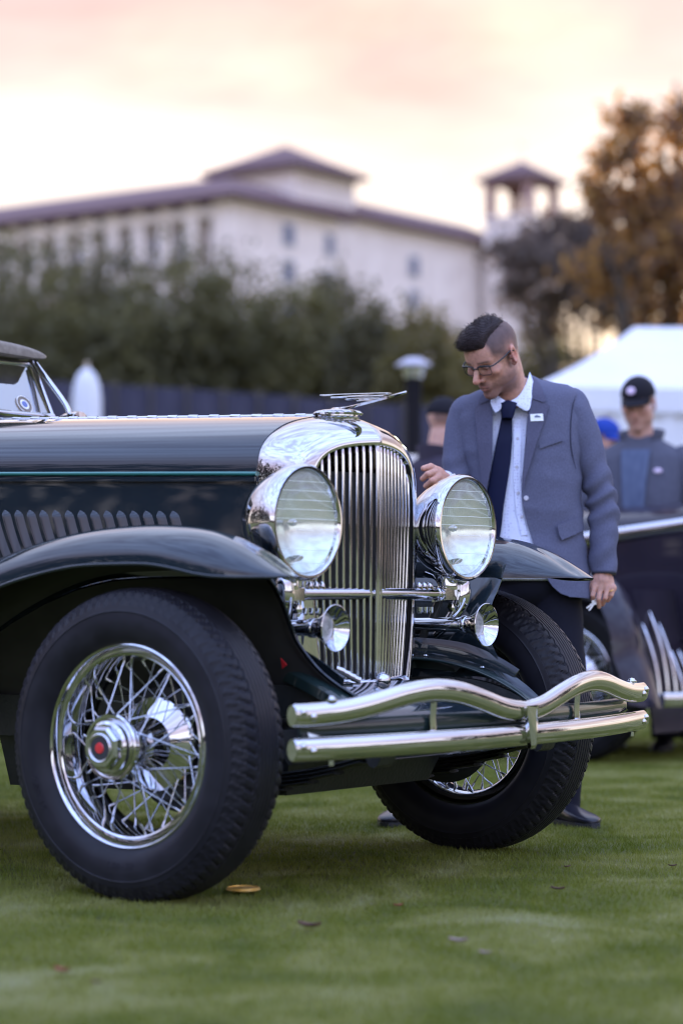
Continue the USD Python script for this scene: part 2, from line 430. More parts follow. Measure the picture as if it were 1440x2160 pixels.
def grass_blades():
    rng = np.random.default_rng(5)
    M['blade'] = usdkit.material(stage, '/World/Looks/grass_blade', {
        'g': ('geometry', {}), 'oi': ('object_info', {}),
        'n1': ('noise_texture', {'scale': 2.0, 'detail': 5.0, 'roughness': 0.62, 'distortion': 0.8}),
        'r1': ('rgb_ramp', {'ramp': [(0.34, (0.24, 0.29, 0.034)), (0.48, (0.36, 0.385, 0.056)), (0.58, (0.52, 0.51, 0.15)), (0.68, (0.68, 0.66, 0.36))]}),
        'wn': ('rgb_ramp', {'ramp': [(0.0, (0.55, 0.6, 0.5)), (0.6, (1.1, 1.1, 0.9)), (1.0, (1.7, 1.6, 1.3))]}),
        'x': ('mix_color', {'blend_type': 'multiply', 'fac': 1.0, 'use_clamp': False}),
        'p': ('principled_bsdf', {'roughness': 0.5}), 'tr': ('translucent_bsdf', {}), 'mx': ('mix_closure', {'fac': 0.42})},
        [('g.position', 'n1.vector'), ('n1.fac', 'r1.fac'), ('g.random_per_island', 'wn.fac'), ('r1.color', 'x.a'), ('wn.color', 'x.b'), ('x.result', 'p.base_color'), ('x.result', 'tr.color'),
         ('p.BSDF', 'mx.closure1'), ('tr.BSDF', 'mx.closure2')], surface='mx.closure')
    path = numbered('/World/grass')
    pi = UsdGeom.PointInstancer.Define(stage, path)
    tag(pi, 'short mown blades of green grass covering the lawn around the car', None, None, 'stuff')
    protos, size = [], 0.6
    for v in range(3):
        n = 5200
        c = rng.uniform(-size * 0.53, size * 0.53, (n, 2)); a = rng.uniform(0, PI, n); h = rng.uniform(0.008, 0.017, n); w = rng.uniform(0.0011, 0.0019, n)
        lean = rng.normal(0, 0.007, (n, 2))
        d = np.stack([np.cos(a), np.sin(a)], 1) * w[:, None]
        z0 = np.zeros(n)
        b0 = np.column_stack([c - d, z0 - 0.001]); b1 = np.column_stack([c + d, z0 - 0.001])
        t = np.column_stack([c + lean, h])
        V = np.stack([b0, b1, t], 1).reshape(-1, 3)
        F = np.arange(3 * n).reshape(-1, 3)
        mp = '%s/turf_patch_%03d' % (path, v + 1)
        usdkit.mesh(stage, mp, TM(V, F), M['blade'])
        protos.append(mp)
    pts, ids, ors = [], [], []
    for y in np.arange(3.3, 17.0, size):
        hw = 0.16 * y + 0.6
        for x in np.arange(-hw, hw, size):
            pts.append((x, y, 0)); ids.append(int(rng.integers(3)))
            k = int(rng.integers(4)); ors.append(Gf.Quath(math.cos(k * PI / 4), 0, 0, math.sin(k * PI / 4)))
    pi.CreatePrototypesRel().SetTargets([Sdf.Path(p) for p in protos])
    pi.CreateProtoIndicesAttr(Vt.IntArray(ids))
    pi.CreatePositionsAttr(Vt.Vec3fArray([Gf.Vec3f(*map(float, p)) for p in pts]))
    pi.CreateOrientationsAttr(Vt.QuathArray(ors))
grass_blades()
# ================================================================= the large dark car in front
CAR_RZ = -36.325
CAR_AT = (-0.052, 6.888, 0.0)

def smooth_rows(prof, n):
    return spline(np.asarray(prof, float), n)

def wheel(parent, at, flip, name='wheel', R=0.408, w=1.0, lugs=80, spokes=True, rim_mat='chrome', hub_red=True, label=None, fine=True):
    """A wire wheel about the Y axis, its outer face towards -Y (or +Y with flip). The rim with its hub is the part; tyre, spokes and hub cap are its sub-parts."""
    k = R / 0.408
    rim = np.array([(0.228, 0.055), (0.236, 0.062), (0.262, 0.068), (0.266, 0.064), (0.262, 0.058), (0.240, 0.050), (0.232, 0.035), (0.226, 0.012),
                    (0.226, -0.012), (0.232, -0.035), (0.238, -0.050), (0.250, -0.058), (0.262, -0.064), (0.2665, -0.0725), (0.2655, -0.0775), (0.2615, -0.0795), (0.2575, -0.0775), (0.2545, -0.071), (0.2480, -0.0590), (0.2440, -0.0580),
                    (0.2410, -0.0640), (0.2375, -0.0665), (0.2335, -0.0645), (0.2305, -0.057), (0.2265, -0.042), (0.219, -0.014), (0.219, 0.014), (0.2215, 0.04)])
    hubp = np.array([(0.0, -0.120), (0.055, -0.120), (0.072, -0.117), (0.076, -0.110), (0.072, -0.102), (0.060, -0.095), (0.050, -0.06), (0.052, -0.02), (0.070, 0.018),
                     (0.108, 0.035), (0.122, 0.041), (0.125, 0.050), (0.122, 0.060), (0.10, 0.066), (0.0, 0.066)])
    N = 96 if fine else 48
    m = join(revolve(rim * k, N, 'y', True), revolve(hubp * k, 48, 'y'))
    wp = part(parent, name, m, rim_mat, 40, label)
    x = UsdGeom.Xformable(stage.GetPrimAtPath(wp))
    x.AddTranslateOp().Set(tuple(map(float, at)))
    if flip:
        x.AddRotateZOp().Set(180.0)
    # tyre
    half = [(0.258, -0.060), (0.264, -0.075), (0.276, -0.089), (0.296, -0.0995), (0.318, -0.1035), (0.338, -0.102), (0.3445, -0.1012), (0.347, -0.1025), (0.3495, -0.1000),
            (0.362, -0.0955), (0.374, -0.0895), (0.384, -0.083), (0.392, -0.0755)]
    side = np.array(half)
    ns = 30 if fine else 16
    s1 = smooth_rows(side, ns)
    nt = 57 if fine else 25
    ty = np.linspace(-0.0735, 0.0735, nt)
    tr = 0.408 - 0.012 * (np.abs(ty) / 0.0735) ** 3.2
    prof = np.vstack([s1[:-1], np.stack([tr, ty], 1), (s1 * [1, -1])[::-1][1:]])
    T = lugs * (7 if fine else 4)
    th = np.arange(T) * 2 * PI / T
    rr = np.repeat(prof[None, :, 0], T, 0); yy = np.repeat(prof[None, :, 1], T, 0)
    ph = (th[:, None] * lugs / (2 * PI)) % 1.0
    tri = np.abs(ph - 0.5) * 2
    a = np.abs(yy)
    on_t = rr > 0.3935
    zig = 0.0030 * (tri - 0.5) * 2
    d = np.zeros_like(rr)
    for g in (0.0, 0.013, 0.026, 0.040):
        d = np.maximum(d, 0.0055 * np.clip(1.6 - np.abs(a - g - (zig if g > 0.03 else 0)) / 0.0013, 0, 1) * on_t)
    sip = np.abs(((ph + (a - 0.03) * 16 * np.sign(yy)) % 1.0) - 0.5)
    d = np.maximum(d, 0.0048 * np.clip((0.17 - sip) / 0.05, 0, 1) * (a > 0.047) * (rr > 0.372) * np.clip((rr - 0.368) / 0.012, 0, 1))
    ph2 = np.abs(((ph + 0.25 * np.sign(yy)) % 1.0) - 0.5)
    d = np.maximum(d, 0.0045 * np.clip((0.44 - ph2 - (rr - 0.366) * 10.0) / 0.08, 0, 1) * (rr > 0.366) * (rr < 0.3935))
    rr = rr - d
    X, Z = rr * np.cos(th)[:, None] * k, rr * np.sin(th)[:, None] * k
    Y = yy * k * w
    low = -(R - 0.0075)
    sink = np.maximum(0, low - Z)
    Z = np.maximum(Z, low)
    Y = Y * (1 + sink * 3.0)
    G = np.stack([X, Y, Z], -1)
    q = grid_faces(T, G.shape[1])
    wrapq = np.stack([(T - 1) * G.shape[1] + np.arange(G.shape[1] - 1), (T - 1) * G.shape[1] + np.arange(1, G.shape[1]), np.arange(1, G.shape[1]), np.arange(G.shape[1] - 1)], 1)
    ty_m = TM(G.reshape(-1, 3), np.vstack([q, wrapq]))
    if ty_m.volume < 0:
        ty_m.invert()
    part(wp, 'tyre', ty_m, 'rubber', 35)
    if fine:
        tx = meshkit.text_mesh('7.00-19', 0.017, 0.0016)
        tv = np.array(tx.vertices); L_ = np.ptp(tv[:, 0])
        for a0, r0 in ((PI * 1.5, 0.306), (PI * 1.14, 0.312)):
            an = a0 - (tv[:, 0] - tv[:, 0].min() - L_ / 2) / r0 * -1.0
            rt = r0 - (tv[:, 1] - 0.008) * 1.0
            yo = -np.interp(rt, s1[:, 0], -s1[:, 1]) - tv[:, 2] + 0.0006
            lm_ = trimesh.Trimesh(np.stack([rt * np.cos(an), yo, rt * np.sin(an)], 1), tx.faces, process=False)
            part(wp, 'sidewall_lettering', lm_, 'rubber', False)
    # hub cap: flange, cone, octagon nut, enamel centre
    cap = revolve(np.array([(0.0, -0.118), (0.080, -0.120), (0.086, -0.126), (0.087, -0.133), (0.083, -0.139), (0.077, -0.1385), (0.0735, -0.1365), (0.071, -0.139), (0.068, -0.150), (0.060, -0.156), (0.0, -0.156)]) * k, 64, 'y')
    cp = part(wp, 'hub_cap', cap, rim_mat, 35)
    o = np.arange(8) * PI / 4 + PI / 8
    nut = hull(np.vstack([np.stack([r * np.cos(o), np.full(8, y), r * np.sin(o)], 1) for r, y in ((0.060, -0.152), (0.058, -0.168), (0.050, -0.1755))]) * k)
    part(wp, 'hub_nut', nut, rim_mat, 20)
    part(wp, 'hub_ring', revolve(np.array([(0.036, -0.174), (0.038, -0.178), (0.035, -0.180), (0.032, -0.178), (0.032, -0.174)]) * k, 40, 'y'), 'steel', 40)
    part(wp, 'hub_disc', revolve(np.array([(0.0, -0.1745), (0.031, -0.1745), (0.030, -0.1765), (0.0, -0.1770)]) * k, 32, 'y'), 'dark_enamel', 40)
    if hub_red:
        part(wp, 'hub_badge', revolve(np.array([(0.0, -0.1765), (0.0145, -0.1765), (0.0125, -0.1795), (0.0, -0.1805)]) * k, 32, 'y'), 'red', 40)
    part(wp, 'brake_drum', revolve(np.array([(0.0, 0.072), (0.135, 0.072), (0.150, 0.080), (0.152, 0.10), (0.155, 0.104), (0.152, 0.108), (0.152, 0.116), (0.155, 0.120), (0.152, 0.124), (0.152, 0.134), (0.156, 0.139), (0.185, 0.142), (0.188, 0.150), (0.170, 0.158), (0.06, 0.170), (0.0, 0.172)]) * k, 48, 'y'), 'chassis', 35)
    if spokes:
        def spoke(r0, y0, a0, r1, y1, a1):
            p0 = np.array([r0 * math.cos(a0), y0, r0 * math.sin(a0)]) * k
            p1 = np.array([r1 * math.cos(a1), y1, r1 * math.sin(a1)]) * k
            pn = p1 + (p0 - p1) / np.linalg.norm(p1 - p0) * 0.022 * k
            return join(tube([p0, pn], 0.0022 * k, 6), tube([pn, p1], [0.0036 * k, 0.0048 * k], 6))
        n1 = 20
        for i in range(n1):
            a = i * 2 * PI / n1
            s = 1 if i % 2 else -1
            part(wp, 'spoke', spoke(0.070, -0.108, a, 0.222, -0.028, a + s * math.radians(40) + s * 0.03), 'chrome_soft', 60)
        n2 = 40
        for i in range(n2):
            a = (i + 0.5) * 2 * PI / n2
            s = 1 if i % 2 else -1
            part(wp, 'spoke', spoke(0.118, 0.040, a, 0.222, 0.022 - 0.016 * (i % 4 // 2), a + s * math.radians(27)), 'chrome_soft', 60)
    return wp

car = thing('vintage_car', 'large gleaming dark open tourer with two big chrome headlights, nearest and biggest', 'car', CAR_AT, CAR_RZ, 'vintage cars on show')

# ---- bonnet
SEC = np.array([(0, 1.2935), (0.07, 1.285), (0.137, 1.272), (0.191, 1.254), (0.242, 1.227), (0.273, 1.199), (0.289, 1.168), (0.2965, 1.125), (0.2975, 1.08), (0.2985, 1.0), (0.300, 0.85), (0.300, 0.60)])
def section(u):
    """The body section by parameter u from 0 (crown) to 11 (bottom)."""
    P = np.vstack([SEC[1] * [-1, 1], SEC, 2 * SEC[-1] - SEC[-2]])
    u = np.clip(np.asarray(u, float), 0, 11 - 1e-9); i = u.astype(int); t = (u - i)[:, None]
    a, b, c, d = P[i], P[i + 1], P[i + 2], P[i + 3]
    return 0.5 * (2 * b + (c - a) * t + (2 * a - 5 * b + 4 * c - d) * t ** 2 + (3 * b - a - 3 * c + d) * t ** 3)

def body_at(X, S):
    t = -np.asarray(X) / 1.5
    y = S[..., 0] * (1 + 0.30 * t)
    z = S[..., 1] + 0.050 * t * np.clip((S[..., 1] - 0.6) / 0.69, 0, 1.1)
    return y, z

def body_grid(u0, u1, nu, x0, x1, nx, side, lift=0.0):
    S = section(np.linspace(u0, u1, nu))
    G = np.zeros((nx, nu, 3))
    for i, X in enumerate(np.linspace(x0, x1, nx)):
        y, z = body_at(X, S)
        G[i] = np.stack([np.full(nu, X), -y, z], 1)
    N = np.cross(np.gradient(G, axis=0), np.gradient(G, axis=1)); N /= np.linalg.norm(N, axis=2, keepdims=True)
    if N[nx // 2, -1, 1] > 0:
        N = -N
    G = G + N * lift
    if side > 0:
        G[..., 1] *= -1
    return G

for side in (-1, 1):
    G = body_grid(0.06, 7.0, 40, -0.006, -1.30, 14, side)
    part(car, 'bonnet_top', sheet(G, 0.004, flip=(side < 0)), 'paint', 60)
    G = body_grid(7.12, 11, 34, -0.006, -1.30, 14, side, -0.003)
    bs = part(car, 'bonnet_side', sheet(G, 0.004, flip=(side < 0)), 'paint', 60)
    # belt moulding and the raised band under it
    S7 = section(np.array([7.08]))
    path = []
    for X in np.linspace(-0.004, -1.30, 12):
        y, z = body_at(X, S7)
        path.append((X, side * (y[0] + 0.004), z[0]))
    part(car, 'belt_moulding', tube(path, 0.0062, 12), 'paint_teal', 60)
    G = body_grid(7.30, 7.62, 6, -0.006, -1.30, 14, side, 0.0035)
    part(car, 'belt_band', sheet(G, 0.006, flip=(side < 0)), 'paint', 40)
    # louvres pressed into the side panel
    Sl = section(np.linspace(8.7, 10.6, 20))
    for i in range(20):
        X0 = -0.284 - i * 0.0475
        rows = []
        for k in range(26):
            f = (k / 25.0) ** 1.7
            w = 0.0185 * math.sqrt(max(0.0, 1 - (1 - min(1.0, f / 0.085)) ** 2))
            w = max(w, 0.0012)
            h = 0.015 * min(1.0, f * 14 + 0.05)
            z = 1.024 + 0.035 * (-X0 / 1.5) - f * 0.32
            X = X0 + 0.085 * f + 0.10 * f * f
            yb = np.interp(z, SEC[::-1, 1], SEC[::-1, 0]) * (1 + 0.30 * (-X / 1.5)) - 0.003
            rows.append([(X - w, yb - 0.001, z), (X - w * 0.99, yb + h * 0.95, z), (X - w * 0.90, yb + h, z), (X - w * 0.35, yb + h * 0.72, z), (X + w * 0.35, yb + h * 0.34, z), (X + w, yb - 0.001, z)])
        Lg = np.array(rows); Lg[..., 1] *= side
        lm = loft(Lg, True, True)
        if lm.volume < 0:
            lm.invert()
        part(bs, 'louvre', lm, 'paint', 40)
part(car, 'bonnet_hinge', tube([(x, 0, 1.2935 + 0.0333 * -x + 0.004) for x in np.linspace(-0.02, -1.32, 14)], 0.0065, 10), 'chrome', 60)
for i in range(16):
    x = -0.06 - i * 0.080
    part(car, 'hinge_knuckle', tube([(x, 0, 1.2937 + 0.0333 * -x + 0.004), (x - 0.036, 0, 1.2949 + 0.0333 * -x + 0.004)], 0.0082, 10), 'chrome', 60)

# ---- radiator shell: from the bonnet's section to the V of the grille
OPEN = np.array([(0, 1.206), (0.05, 1.204), (0.10, 1.199), (0.15, 1.189), (0.19, 1.172), (0.217, 1.147), (0.232, 1.11), (0.2395, 1.05), (0.241, 0.95), (0.239, 0.85), (0.230, 0.70), (0.207, 0.540)])
def ofun(u):
    global SEC
    keep = SEC; SEC = OPEN
    r = section(u); SEC = keep
    return r
uu = np.concatenate([np.linspace(11, 0, 70), np.linspace(0, 11, 70)[1:]])
sg = np.concatenate([-np.ones(70), np.ones(69)])
S0 = section(uu); S0[:, 1] = np.maximum(S0[:, 1], 0.53); O0 = ofun(uu)
rings = []
for lam, x, wv, grow in ((0, -0.010, 0, -0.004), (0, -0.004, 0, 0.003), (0.0, 0.030, 0, 0.004), (0.03, 0.070, 0.10, 0.003), (0.12, 0.104, 0.30, 0.0), (0.28, 0.126, 0.55, 0), (0.48, 0.137, 0.80, 0), (0.66, 0.141, 0.95, 0), (0.80, 0.1445, 1.0, 0), (0.92, 0.1455, 1.0, 0), (0.985, 0.143, 1, 0), (1.0, 0.137, 1, 0), (1.0, 0.112, 1, 0), (1.02, 0.10, 1, 0)):
    P = S0 * (1 - lam) + O0 * lam
    P = P + grow * (P - [0, 0.9]) / np.linalg.norm(P - [0, 0.9], axis=1, keepdims=True)
    v = 0.058 * np.clip(1 - np.abs(P[:, 0]) / 0.25, 0, 1) * wv
    rings.append(np.stack([x + v, sg * P[:, 0], P[:, 1]], 1))
shell = part(car, 'radiator_shell', loft(np.array(rings), False, False), 'chrome', 50)
# lower band of the shell, a shallow V
part(car, 'shell_sill', tube([(0.125, -0.215, 0.545), (0.165, -0.10, 0.540), (0.190, 0, 0.537), (0.165, 0.10, 0.540), (0.125, 0.215, 0.545)], 0.014, 10), 'chrome', 60)
def vx(y):
    return 0.130 + 0.058 * (1 - abs(y) / 0.25)
nb = 9
for k in range(-nb, nb + 1):
    y = k * 0.0248
    top = np.interp(abs(y), OPEN[:9, 0], OPEN[:9, 1]) if abs(y) < 0.235 else 1.0
    bot_y = abs(y) * (0.208 / 0.241)
    X = vx(y)
    z0 = 0.545
    r = 0.0056 if k else 0.0090
    path = [(X - 0.006, y, top + 0.004), (X + 0.001, y, top - 0.03), (X + 0.001, y, 0.95), (X - 0.001, y * (1 - 0.05), 0.75), (X - 0.004, math.copysign(bot_y, y) if y else 0, z0)]
    part(shell, 'grille_bar', tube(spline(path, 14), r, 12), 'chrome', 60)
G = np.array([[(vx(y) - 0.030, y * (1 if z > 0.9 else 0.9), z) for y in np.linspace(-0.236, 0.236, 15)] for z in (0.535, 0.8, 1.0, 1.13)])
part(shell, 'radiator_core', sheet(G, 0.01), 'under', False)
# cap and ornament
cz = 1.283
a = np.arange(72) * 2 * PI / 72
sc = 1 + 0.055 * np.cos(a * 18)
cap_rings = []
for r, z, s in ((0.060, -0.002, 0), (0.062, 0.006, 0), (0.058, 0.010, 0), (0.058, 0.013, 0), (0.066, 0.014, 1), (0.068, 0.019, 1), (0.062, 0.025, 0.7), (0.045, 0.029, 0.2), (0.022, 0.031, 0), (0.014, 0.036, 0)):
    rr = r * (1 + (sc - 1) * s)
    cap_rings.append(np.stack([0.052 + rr * np.cos(a), rr * np.sin(a), np.full(72, cz + z)], 1))
part(car, 'radiator_cap', loft(np.array(cap_rings), True, True), 'chrome', 40)
def blade(pts, w, t):
    """A flat tapering wing blade along pts (X, Z), width w per point across the car."""
    p = np.array(pts, float)
    R = []
    for (x, z), ww in zip(p, w):
        R.append([(x, -ww, z), (x, 0, z + t), (x, ww, z), (x, 0, z - t)])
    m = loft(np.array(R), True, True)
    if m.volume < 0:
        m.invert()
    return m
orn = part(car, 'bonnet_ornament', join(blade([(0.030, 1.315), (0.075, 1.3165), (0.105, 1.320), (0.200, 1.336), (0.262, 1.347), (0.288, 1.3515)], [0.004, 0.008, 0.010, 0.011, 0.007, 0.001], 0.004),
                                        revolve([(0.0, 1.308), (0.016, 1.310), (0.011, 1.317), (0.0, 1.319)], 16, 'z', at=(0.052, 0, 0))), 'chrome', 30)
for sgn in (-1, 1):
    for (x0, x1, z0, z1, sp) in ((0.019, 0.232, 1.3525, 1.3510, 0.040), (0.052, 0.215, 1.3455, 1.3440, 0.033), (0.100, 0.205, 1.3385, 1.3375, 0.025)):
        p = [np.array((x0, sgn * sp, z0)), np.array(((x0 + x1) / 2, sgn * sp * 0.7, (z0 + z1) / 2)), np.array((x1, sgn * 0.004, z1))]
        part(orn, 'wing_blade', loft(np.array([[(q[0], q[1] - w, q[2]), (q[0], q[1], q[2] + 0.0022), (q[0], q[1] + w, q[2]), (q[0], q[1], q[2] - 0.0022)] for q, w in zip(p, (0.003, 0.007, 0.006))]), True, True, flip=True), 'chrome', 20)

def facing_x(m):
    if m.face_normals[:, 0].mean() < 0:
        m.invert()
    return m
# ---- headlights, their bar and brackets
for sgn in (-1, 1):
    at = (0.238, sgn * 0.386, 0.982)
    bowl = [(0.0, -0.192), (0.018, -0.191), (0.045, -0.184), (0.080, -0.165), (0.108, -0.138), (0.127, -0.108), (0.139, -0.080), (0.146, -0.056), (0.1475, -0.050), (0.1515, -0.050), (0.1535, -0.046),
            (0.1565, -0.030), (0.1575, -0.016), (0.155, -0.004), (0.1490, 0.003), (0.143, 0.003), (0.139, -0.001), (0.1375, -0.006), (0.1355, -0.010), (0.128, -0.030), (0.105, -0.075), (0.07, -0.108), (0.03, -0.122), (0.0, -0.124)]
    hl = part(car, 'headlight', revolve(bowl, 96, 'x', at=at), 'chrome', 40)
    part(hl, 'reflector', revolve([(0.1345, -0.012), (0.122, -0.026), (0.10, -0.043), (0.07, -0.060), (0.035, -0.071), (0.0, -0.075), (0.0, -0.0765), (0.035, -0.0725), (0.07, -0.0615), (0.10, -0.0445), (0.1285, -0.024)], 64, 'x', at=at), 'reflector', 60)
    part(hl, 'bulb', ball(0.010, (at[0] - 0.052, at[1], at[2]), (1.5, 1, 1)), 'chrome_soft', True)
    part(hl, 'lens', facing_x(revolve([(0.0, 0.009), (0.04, 0.0083), (0.08, 0.0055), (0.12, 0.0), (0.1385, -0.0045)], 64, 'x', at=at)), 'lens_flute', 60)
    for z in (0.108, 0.083, 0.058, 0.033, 0.008, -0.022, -0.075, -0.110):
        hw = math.sqrt(0.134 ** 2 - z * z)
        if z in (-0.022,):
            hw *= 0.45
        ys = np.linspace(-hw, hw, 13)
        xs = 0.0092 - 0.0138 * ((ys ** 2 + z * z) / 0.1385 ** 2)
        part(hl, 'lens_rib', tube(np.stack([at[0] + xs, at[1] + ys, np.full(13, at[2] + z)], 1), 0.00075, 6), 'lens_edge', 60)
    part(hl, 'vent_strap', tube([(at[0] - 0.150, at[1], at[2] + 0.095), (at[0] - 0.10, at[1], at[2] + 0.1335), (at[0] - 0.045, at[1], at[2] + 0.156)], [0.002, 0.006, 0.006], 8), 'chrome', 60)
    # pedestal under the bowl
    st = [(0.150, at[1], 0.866), (0.160, at[1], 0.845), (0.168, at[1], 0.822), (0.170, at[1], 0.800)]
    part(hl, 'pedestal', tube(spline(st, 10), np.linspace(0.058, 0.026, 10) ** 1.0 * np.array([1.1, 1.0, .86, .78, .76, .8, .85, .95, 1.05, 1.15]), 20), 'chrome', 60)
bar = part(car, 'lamp_bar', tube([(0.170, y, 0.790) for y in np.linspace(-0.40, 0.40, 9)], 0.0165, 20), 'chrome', 60)
for sgn in (-1, 1):
    for y in (0.235, 0.262, 0.290):
        part(bar, 'dome_nut', revolve([(0.0, 0.023), (0.005, 0.0215), (0.0085, 0.016), (0.009, 0.010), (0.011, 0.009), (0.011, 0.0), (0.0, 0.0)], 14, 'z', at=(0.170, sgn * y, 0.802)), 'chrome', 50)
        part(bar, 'dome_nut', revolve([(0.0, -0.020), (0.006, -0.018), (0.008, -0.012), (0.008, 0.0), (0.0, 0.0)], 12, 'z', at=(0.165, sgn * y * 1.04, 0.752)), 'chrome', 50)
    part(bar, 'collar', revolve([(0.0165, -0.006), (0.0195, -0.004), (0.0195, 0.004), (0.0165, 0.006)], 20, 'y', True, at=(0.170, sgn * 0.325, 0.790)), 'chrome', 40)
    pth = [(0.185, sgn * 0.425, 0.850), (0.192, sgn * 0.428, 0.815), (0.190, sgn * 0.425, 0.770), (0.170, sgn * 0.415, 0.725), (0.140, sgn * 0.405, 0.690), (0.115, sgn * 0.400, 0.665)]
    part(bar, 'bracket', tube(spline(pth, 20), np.interp(np.linspace(0, 1, 20), [0, 0.12, 0.35, 0.6, 1], [0.012, 0.023, 0.026, 0.020, 0.010]), 14), 'chrome', 60)
    part(bar, 'clamp', hull(np.vstack([np.array([(0.150, sgn * y, z) for y in (0.33, 0.41) for z in (0.765, 0.812)]), np.array([(0.192, sgn * y, z) for y in (0.34, 0.40) for z in (0.772, 0.806)])])), 'chrome', 20)
    part(bar, 'bolt', revolve([(0.0, 0.016), (0.013, 0.014), (0.015, 0.0), (0.0, -0.01)], 6, 'x', at=(0.185, sgn * 0.372, 0.750)), 'chrome', 20)
    part(bar, 'hanger', tube([(0.15, sgn * 0.37, 0.775), (0.13, sgn * 0.372, 0.735), (0.115, sgn * 0.375, 0.70), (0.06, sgn * 0.38, 0.68)], 0.012, 8), 'chassis', 60)
# ---- horns
for sgn in (-1, 1):
    at = (0.312, sgn * 0.3676, 0.700)
    h = part(car, 'horn', revolve([(0.012, -0.36), (0.017, -0.34), (0.0195, -0.22), (0.0225, -0.085), (0.027, -0.078), (0.027, -0.066), (0.024, -0.062), (0.028, -0.048), (0.040, -0.026), (0.056, -0.006), (0.0625, 0.0015), (0.0635, 0.0035), (0.0615, 0.0045),
                                     (0.057, -0.0015), (0.046, -0.012), (0.037, -0.025), (0.034, -0.032), (0.0, -0.032)], 64, 'x', at=at), 'chrome', 45)
    part(h, 'horn_mesh', revolve([(0.0, -0.026), (0.02, -0.0275), (0.0345, -0.030), (0.0345, -0.0318), (0.0, -0.0318)], 40, 'x', at=at), 'mesh_grey', 60)
    part(h, 'horn_mount', tube([(0.10, at[1], 0.69), (0.09, at[1] * 1.01, 0.655), (0.05, at[1] * 1.02, 0.63)], 0.013, 10), 'chassis', 60)
    part(h, 'horn_body', revolve([(0.0, -0.02), (0.034, -0.018), (0.036, 0.0), (0.034, 0.05), (0.0, 0.055)], 24, 'x', at=(-0.10, at[1], 0.70)), 'chassis', 40)

# ---- front wings with their inner aprons
ST = np.array([  # X, crest Z, lip Z, crest Y, lip Y, inner Y, inner Z
    (-1.45, 0.365, 0.335, 0.68, 0.875, 0.46, 0.35), (-1.25, 0.455, 0.405, 0.69, 0.875, 0.48, 0.40), (-1.05, 0.590, 0.515, 0.70, 0.874, 0.50, 0.50), (-0.85, 0.728, 0.635, 0.70, 0.873, 0.52, 0.63),
    (-0.70, 0.810, 0.708, 0.705, 0.872, 0.53, 0.71), (-0.57, 0.874, 0.762, 0.71, 0.871, 0.535, 0.765), (-0.43, 0.920, 0.812, 0.71, 0.870, 0.54, 0.81), (-0.30, 0.949, 0.843, 0.71, 0.870, 0.545, 0.832),
    (-0.16, 0.966, 0.865, 0.712, 0.870, 0.545, 0.838), (-0.02, 0.972, 0.870, 0.715, 0.870, 0.545, 0.838), (0.088, 0.968, 0.869, 0.718, 0.868, 0.545, 0.838), (0.165, 0.959, 0.859, 0.720, 0.865, 0.546, 0.838),
    (0.233, 0.943, 0.845, 0.725, 0.858, 0.553, 0.837), (0.290, 0.921, 0.838, 0.730, 0.848, 0.572, 0.837), (0.340, 0.896, 0.836, 0.735, 0.832, 0.602, 0.837), (0.385, 0.870, 0.836, 0.738, 0.810, 0.640, 0.837),
    (0.420, 0.851, 0.836, 0.739, 0.783, 0.680, 0.837), (0.440, 0.842, 0.8365, 0.739, 0.760, 0.712, 0.837), (0.4515, 0.8375, 0.8365, 0.739, 0.744, 0.733, 0.8365)])
def wing_surface(stations, n_mid=4, m=15):
    rows = spline(stations, (len(stations) - 1) * n_mid + 1)
    G = []
    for X, zc, zl, yc, yl, yi, zi in rows:
        a = np.linspace(-PI / 2, PI / 2, 2 * m - 1)
        y = np.where(a < 0, yc + (yc - yi) * np.sin(a), yc + (yl - yc) * np.sin(a))
        z = np.where(a < 0, zi + (zc - zi) * np.cos(a) ** 0.95, zl + (zc - zl) * np.cos(a) ** 0.80)
        G.append(np.stack([np.full(len(a), X), y, z], 1))
    G = np.array(G)
    # a shallow pressed crease towards the tip
    return G
WG = wing_surface(ST)
cr = np.exp(-((WG[..., 1] - (0.700 + 0.25 * np.clip(0.44 - WG[..., 0], 0, 1) * 0.35)) / 0.016) ** 2) * np.clip((WG[..., 0] - 0.20) / 0.10, 0, 1) * np.clip((0.445 - WG[..., 0]) / 0.05, 0, 1)
WG[..., 2] -= 0.006 * cr
apl = np.array([(0.838, 0.545, 0.245), (0.80, 0.510, 0.250), (0.76, 0.480, 0.250), (0.70, 0.452, 0.255), (0.66, 0.440, 0.268), (0.60, 0.422, 0.312), (0.56, 0.410, 0.362), (0.523, 0.400, 0.425), (0.490, 0.396, 0.47)])  # Z, Y, X of the leading edge
apl = spline(apl, 33)
AG = []
for z, y, x in apl:
    xs = np.concatenate([np.linspace(-1.35, x - 0.10, 24), np.linspace(x - 0.08, x, 6)])
    row = []
    for q in xs:
        zt = np.interp(q, ST[:, 0], ST[:, 6])
        zz = 0.49 + (z - 0.49) * (max(zt, 0.492) - 0.49) / (0.838 - 0.49) if q < 0.1 else z
        yy = y + (0.0 if q > -0.3 else 0.0)
        fl = 0.018 * max(0.0, 1 - (x - q) / 0.05) ** 2          # the edge rolls outwards
        row.append((q, yy + fl, zz))
    AG.append(row)
AG = np.array(AG)
wing = sheet(WG, 0.005)
if wing.volume < 0:
    wing.invert()
apron = sheet(AG, 0.004)
def under_grid(G, d):
    N = np.cross(np.gradient(G, axis=0), np.gradient(G, axis=1)); N /= np.linalg.norm(N, axis=2, keepdims=True) + 1e-12
    return G + N * d
_n = np.cross(np.gradient(WG, axis=0), np.gradient(WG, axis=1))
_s = -1.0 if _n[30, 14, 2] > 0 else 1.0
wing_lining = sheet(under_grid(WG, _s * 0.009)[:66, 1:-1], 0.002)
_a = np.cross(np.gradient(AG, axis=0), np.gradient(AG, axis=1))
